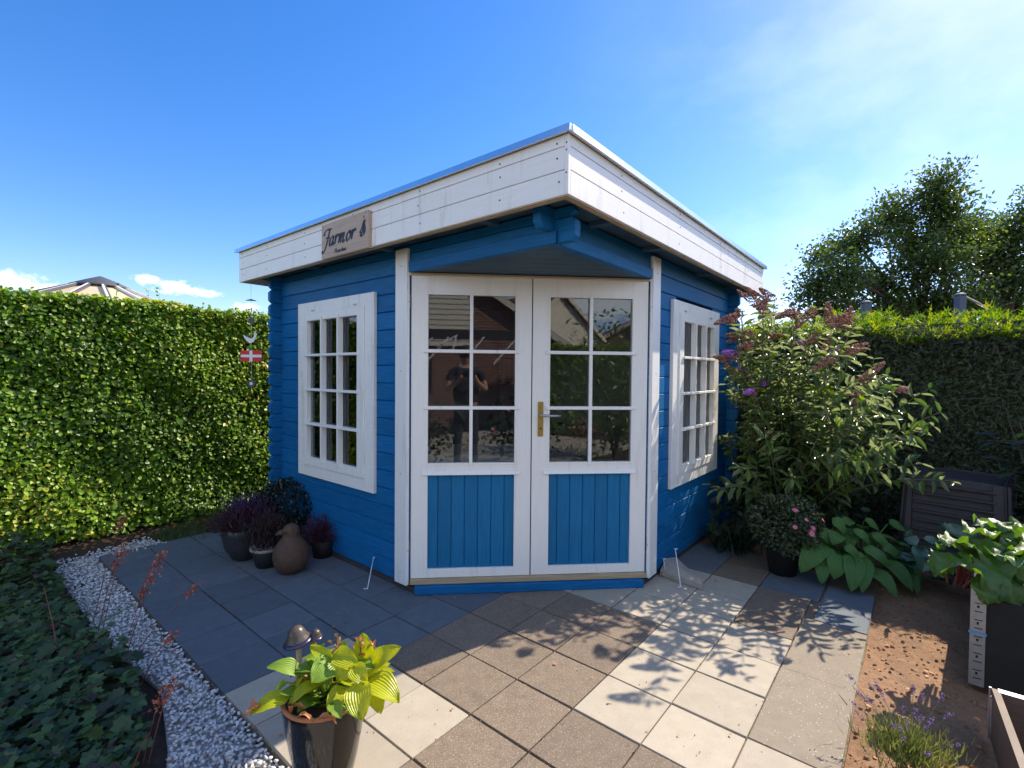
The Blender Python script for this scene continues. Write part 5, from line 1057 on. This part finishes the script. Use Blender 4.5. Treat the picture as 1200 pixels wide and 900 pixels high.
n=9000; gpl=[(-3.1,4.1),(-2.7,3.95),(-2.5,4.0),(-2.0,4.15),(-1.8,4.6),(-1.9,5.5),(-3.0,4.8)]; P=np.stack([ru(-3.2,-1.7,n),ru(3.85,5.5,n),np.full(n,-.03)],1); P=P[inpoly(P,gpl)]; n=len(P)
scatter('grass',BLADE,P,rn(n,3)*.45+[0,0,1],rn(n,3),np.stack([ru(.03,.075,n),ru(.003,.006,n),ru(.01,.03,n)],1),'grass',kind='stuff')
# fallen leaves along the hedge foot
n=500; a=ru(0,6,n); P=np.array([TLh(a[i]+1.5,-.02-.25*RNG.random(),-.015) for i in range(n)]); scatter('fallen_leaves',LEAF,P,rn(n,3)*[1,1,.1],rn(n,3)*.2+[0,0,1],ru(.02,.04,n),'hostat',kind='stuff')
# dry flower stalks
STK=[((-2.10,2.44),(-1.985,2.48,.50),.14,'tall dry red flower stalk at the far end of the white gravel'),((-1.90,2.36),(-1.73,2.41,.49),.26,'longest dry red flower stalk, over the middle of the gravel'),
 ((-1.78,2.20),(-1.51,2.34,.36),.07,'thin flower stalk with a short head leaning over the paving edge'),((-1.62,2.10),(-1.51,2.18,.21),.06,'short flower stalk with a rusty head above the gravel'),
 ((-1.30,1.70),(-1.205,1.72,.285),.115,'orange red flower stalk catching the sun, nearest the camera'),((-2.30,2.66),(-2.20,2.75,.56),.08,'faint pink flower stalk in front of the hedge foot')]
for (b_,t_,hl,lb) in STK:
    b_=np.array([b_[0],b_[1],.0]);t_=np.array(t_); s_=thing('flower_stalk',lb,'flower stalk',tuple(b_)); m=MB(); mid=(b_+t_)/2+[-.01,0,.03]; m.tube([(0,0,0),tuple(mid-b_),tuple(t_-b_)],[.0026,.002,.001],5)
    if hl>.1: m.tube([(.02,.0,0),tuple((mid-b_)*.9+[.02,0,0]),tuple((t_-b_)*.9+[0,0,.0])],[.002,.0018,.001],5)
    m.build('stem','stalk',s_); n=int(900*hl); s=RNG.random(n); d=(t_-mid)/np.linalg.norm(t_-mid); P=(t_-b_)-d*hl*s[:,None]+rn(n,3)*(.004+.012*np.sin(math.pi*(.15+.8*s)))[:,None]*[1,1,.5]
    scatter('flower_head',LEAF,P,rn(n,3)+d*1.2,rn(n,3),ru(.007,.015,n),'stalkfl',s_)
for (b_,t_,lb) in (((-1.29,1.62),(-1.245,1.66,.14),'bare red stem stub beside the sunlit stalk'),((-2.05,2.2),(-2.27,2.35,.33),'grey bare stem arching over the ground cover')):
    s_=MB(); s_.tube([(b_[0],b_[1],0),((b_[0]+t_[0])/2,(b_[1]+t_[1])/2,t_[2]*.6),t_],[.003,.0022,.0015],5); o=s_.build('bare_stem','stalk'); o['label']=lb; o['category']='stem'
SB=thing('strap_leaf','long green strap leaf reaching out over the white gravel','leaf',(-2.05,2.25,0))
V,F,UV=blade((-2.05,2.25,.05),(-1.86,2.46,.23),.022,arch=.12,cup=.2,nx=8,ny=2); arrmesh('leaf',V-np.array([-2.05,2.25,0]),[F],'hostag',SB,smooth=True,uv=UV)

# ------------------------------------------------------------------ what stands behind the camera and shows in the glass
def house(name,lab,loc,rz,w,dp,hw,hr,wallm,roofm,parts):
    h=thing(name,lab,'house',loc,rz)
    m=MB(); m.prism([(-w/2,0),(w/2,0),(w/2,hw),(0,hr),(-w/2,hw)],lambda x,z,y:(x,y,z),0,-dp); m.build('wall',wallm,h)
    for sg in (-1,1):
        L_=math.hypot(w/2,hr-hw); ux,uz=sg*(w/2)/L_,-(hr-hw)/L_; 
        m=MB(); m.hexa([(0,.15,hr+.02),(0+ux*(L_+.3),.15,hr+.02+uz*(L_+.3)),(ux*(L_+.3),-dp-.1,hr+.02+uz*(L_+.3)),(0,-dp-.1,hr+.02)]+[(0,.15,hr+.12),(ux*(L_+.3),.15,hr+.12+uz*(L_+.3)),(ux*(L_+.3),-dp-.1,hr+.12+uz*(L_+.3)),(0,-dp-.1,hr+.12)]); m.build('roof',roofm,h)
        m=MB(); m.hexa([(0,.16,hr-.08),(ux*(L_+.32),.16,hr-.08+uz*(L_+.32)),(ux*(L_+.32),.19,hr-.08+uz*(L_+.32)),(0,.19,hr-.08)]+[(0,.16,hr+.10),(ux*(L_+.32),.16,hr+.10+uz*(L_+.32)),(ux*(L_+.32),.19,hr+.10+uz*(L_+.32)),(0,.19,hr+.10)]); m.build('barge_board','siding',h)
    return h
h=house('brick_house','red brick gabled house behind the camera, mirrored in the left door panes',(-.3,-6.0,0),.05,7.0,8,2.0,4.35,'brick','tile',None)
for k in range(16):
    z=2.05+k*.13
    if z>3.95: break
    hw_=min(.85,(4.25-z)*1.4)
    m=MB(); m.prism([(.02,z),(.045,z),(.03,z+.125),(.02,z+.125)],lambda y,zz,x:(x,y,zz),-1.6,min(.92,-.2+hw_*1.5)); m.build('weatherboard','siding',h)
m=MB(); m.box((-.9,.03,.9),(0,.06,1.9)); m.build('window','dark',h); 
house('tiled_house','house with red tile roof and pale gable far behind the camera',(4.6,-11.5,0),-.5,5.5,7,2.4,4.4,'siding','tile',None)
house('far_brick_house','distant brick house with a low roof, mirrored in the right door panes',(8.3,-13.5,0),.2,6,7,1.9,3.6,'brick','tile',None)
hh,_T=hedge('back garden hedge behind the camera, mirrored in the right door',(1.9,-4.7),(1,.05),(-.05,1),7,2.05,.7,700,'hedgeL',LEAF,.07)
PG=thing('pergola','open white slatted pergola behind the camera, mirrored in the left door','pergola',(.3,-3.0,0),.09)
for sx in (-1.2,1.2):
    for sy in (-.5,.5): m=MB(); m.box((sx-.03,sy-.03,0),(sx+.03,sy+.03,2.05)); m.build('post','comp',PG)
m=MB(); m.box((-1.3,-.55,2.05),(1.3,-.5,2.16)); m.build('beam','comp',PG); m=MB(); m.box((-1.3,.5,2.05),(1.3,.55,2.16)); m.build('beam','comp',PG)
for k,(x0,z0,x1,z1) in enumerate(((-1.0,1.70,-.62,2.0),(-.75,1.55,-.35,2.02),(-.55,1.85,-.2,2.05),(-.15,1.5,.28,2.03),(.45,1.55,.85,2.0),(-.28,1.75,-.22,2.02))):
    m=MB(); m.tube([(x0,.62,z0),(x1,.56,z1)],.016,6); m.build('slat','tentrib',PG)
FB=thing('flowering_shrub','pink flowering shrub behind the camera, mirrored low in the left door','shrub',(.9,-.95,0)); n=900
P=rn(n,3)*[.28,.2,.16]+[0,0,.5]; P[:,2]=np.clip(P[:,2],.02,1); scatter('foliage',LEAF,P,rn(n,3),rn(n,3)+[0,0,1],ru(.04,.07,n),'under',FB,kind='stuff')
for k in range(16): c=rn(3)*[.22,.12,.12]+[0,.12,.58]; flower(FB,tuple(c),(0,1,.6),.035,'pink')
RS=thing('shrub','leafy shrub behind the camera, mirrored in the right door panes','shrub',(2.55,-1.3,0)); n=2600; m=MB()
for k in range(16):
    a=ru(0,6.28,1)[0]; m.tube([(0,0,0),(.2*math.cos(a),.2*math.sin(a),.9),(.45*math.cos(a),.4*math.sin(a),1.8)],[.014,.009,.003],5)
m.build('stems','bark',RS); P=rn(n,3)*[.42,.35,.5]+[0,0,1.15]; P[:,2]=np.clip(P[:,2],.1,2.4); scatter('foliage',LEAF,P,rn(n,3),rn(n,3)*.5+[0,0,1],np.stack([ru(.07,.13,n),ru(.035,.06,n),ru(.05,.1,n)],1),'bud',RS,kind='stuff')
F2=thing('flowering_shrub','low flowering shrub behind the camera, mirrored at the left edge of the left door','shrub',(-.75,-1.25,0)); n=1100; P=rn(n,3)*[.35,.2,.18]+[0,0,.45]; P[:,2]=np.clip(P[:,2],.02,1.1); scatter('foliage',LEAF,P,rn(n,3),rn(n,3)+[0,0,1],ru(.04,.08,n),'under',F2,kind='stuff')
for k in range(14): c=rn(3)*[.28,.1,.14]+[0,.14,.55]; flower(F2,tuple(c),(0,1,.6),.035,'pink')
# the photographer
PE=thing('person','person in a dark jersey holding up a phone, mirrored in the left door glass','person',(.03,-.40,0),0)
def skinned(name,verts,edges,radii,m,parent,sub=2):
    me=bpy.data.meshes.new(name); me.from_pydata(verts,edges,[]); o=bpy.data.objects.new(name,me); COL.objects.link(o); o.parent=parent; me.materials.append(MT[m])
    md=o.modifiers.new('skin','SKIN'); me.skin_vertices[0].data[0].use_root=True
    for i,r in enumerate(radii): me.skin_vertices[0].data[i].radius=(r,r*.8) if not isinstance(r,tuple) else r
    s=o.modifiers.new('sub','SUBSURF'); s.levels=sub; s.render_levels=sub; md.use_smooth_shade=True; return o
vs=[(0,0,.95),(0,0,1.12),(0,0,1.30),(0,.0,1.44),(0,.01,1.50),(0,.03,1.60),(0,.04,1.70),
    (-.19,0,1.40),(-.27,.06,1.16),(-.12,.24,1.28),(-.085,.31,1.36),(.19,0,1.40),(.27,.06,1.16),(.12,.24,1.28),(.085,.31,1.36),
    (-.10,0,.86),(-.11,.02,.48),(-.12,0,.07),(-.12,.14,.03),(.10,0,.86),(.11,.02,.48),(.12,0,.07),(.12,.14,.03)]
es=[(0,1),(1,2),(2,3),(3,4),(4,5),(5,6),(3,7),(7,8),(8,9),(9,10),(3,11),(11,12),(12,13),(13,14),(0,15),(15,16),(16,17),(17,18),(0,19),(19,20),(20,21),(21,22)]
rd=[.15,.145,.16,.09,.052,.085,.075,.06,.042,.033,.030,.06,.042,.033,.030,.09,.06,.04,.03,.09,.06,.04,.03]
body=skinned('body',vs,es,rd,'skin',PE)
sk=skinned('jersey',[(0,0,.93),(0,0,1.12),(0,0,1.30),(0,0,1.42),(-.19,0,1.40),(-.245,.03,1.26),(.19,0,1.40),(.245,.03,1.26)],[(0,1),(1,2),(2,3),(3,4),(4,5),(3,6),(6,7)],[.20,.19,.19,.115,.08,.062,.08,.062],'jacket',PE)
skinned('trousers',[(0,0,.95),(-.10,0,.86),(-.11,.02,.48),(-.12,0,.12),(.10,0,.86),(.11,.02,.48),(.12,0,.12)],[(0,1),(1,2),(2,3),(0,4),(4,5),(5,6)],[.165,.10,.075,.06,.10,.075,.06],'trouser',PE)
m=MB(); m.lathe([(.088,-.06),(.102,.0),(.098,.05),(.065,.095),(.005,.11)],18,(0,-.0,0)); hr_=m.build('hair','hair',PE,smooth=True); hr_.location=(0,.005,1.66)
m=MB(); m.box((-.075,.365,1.37),(.075,.372,1.44)); ph_=m.build('phone','phone'); ph_['label']='black phone held up in front of the person'; ph_['category']='phone'; ph_.location=(.03,-.40,-.03)
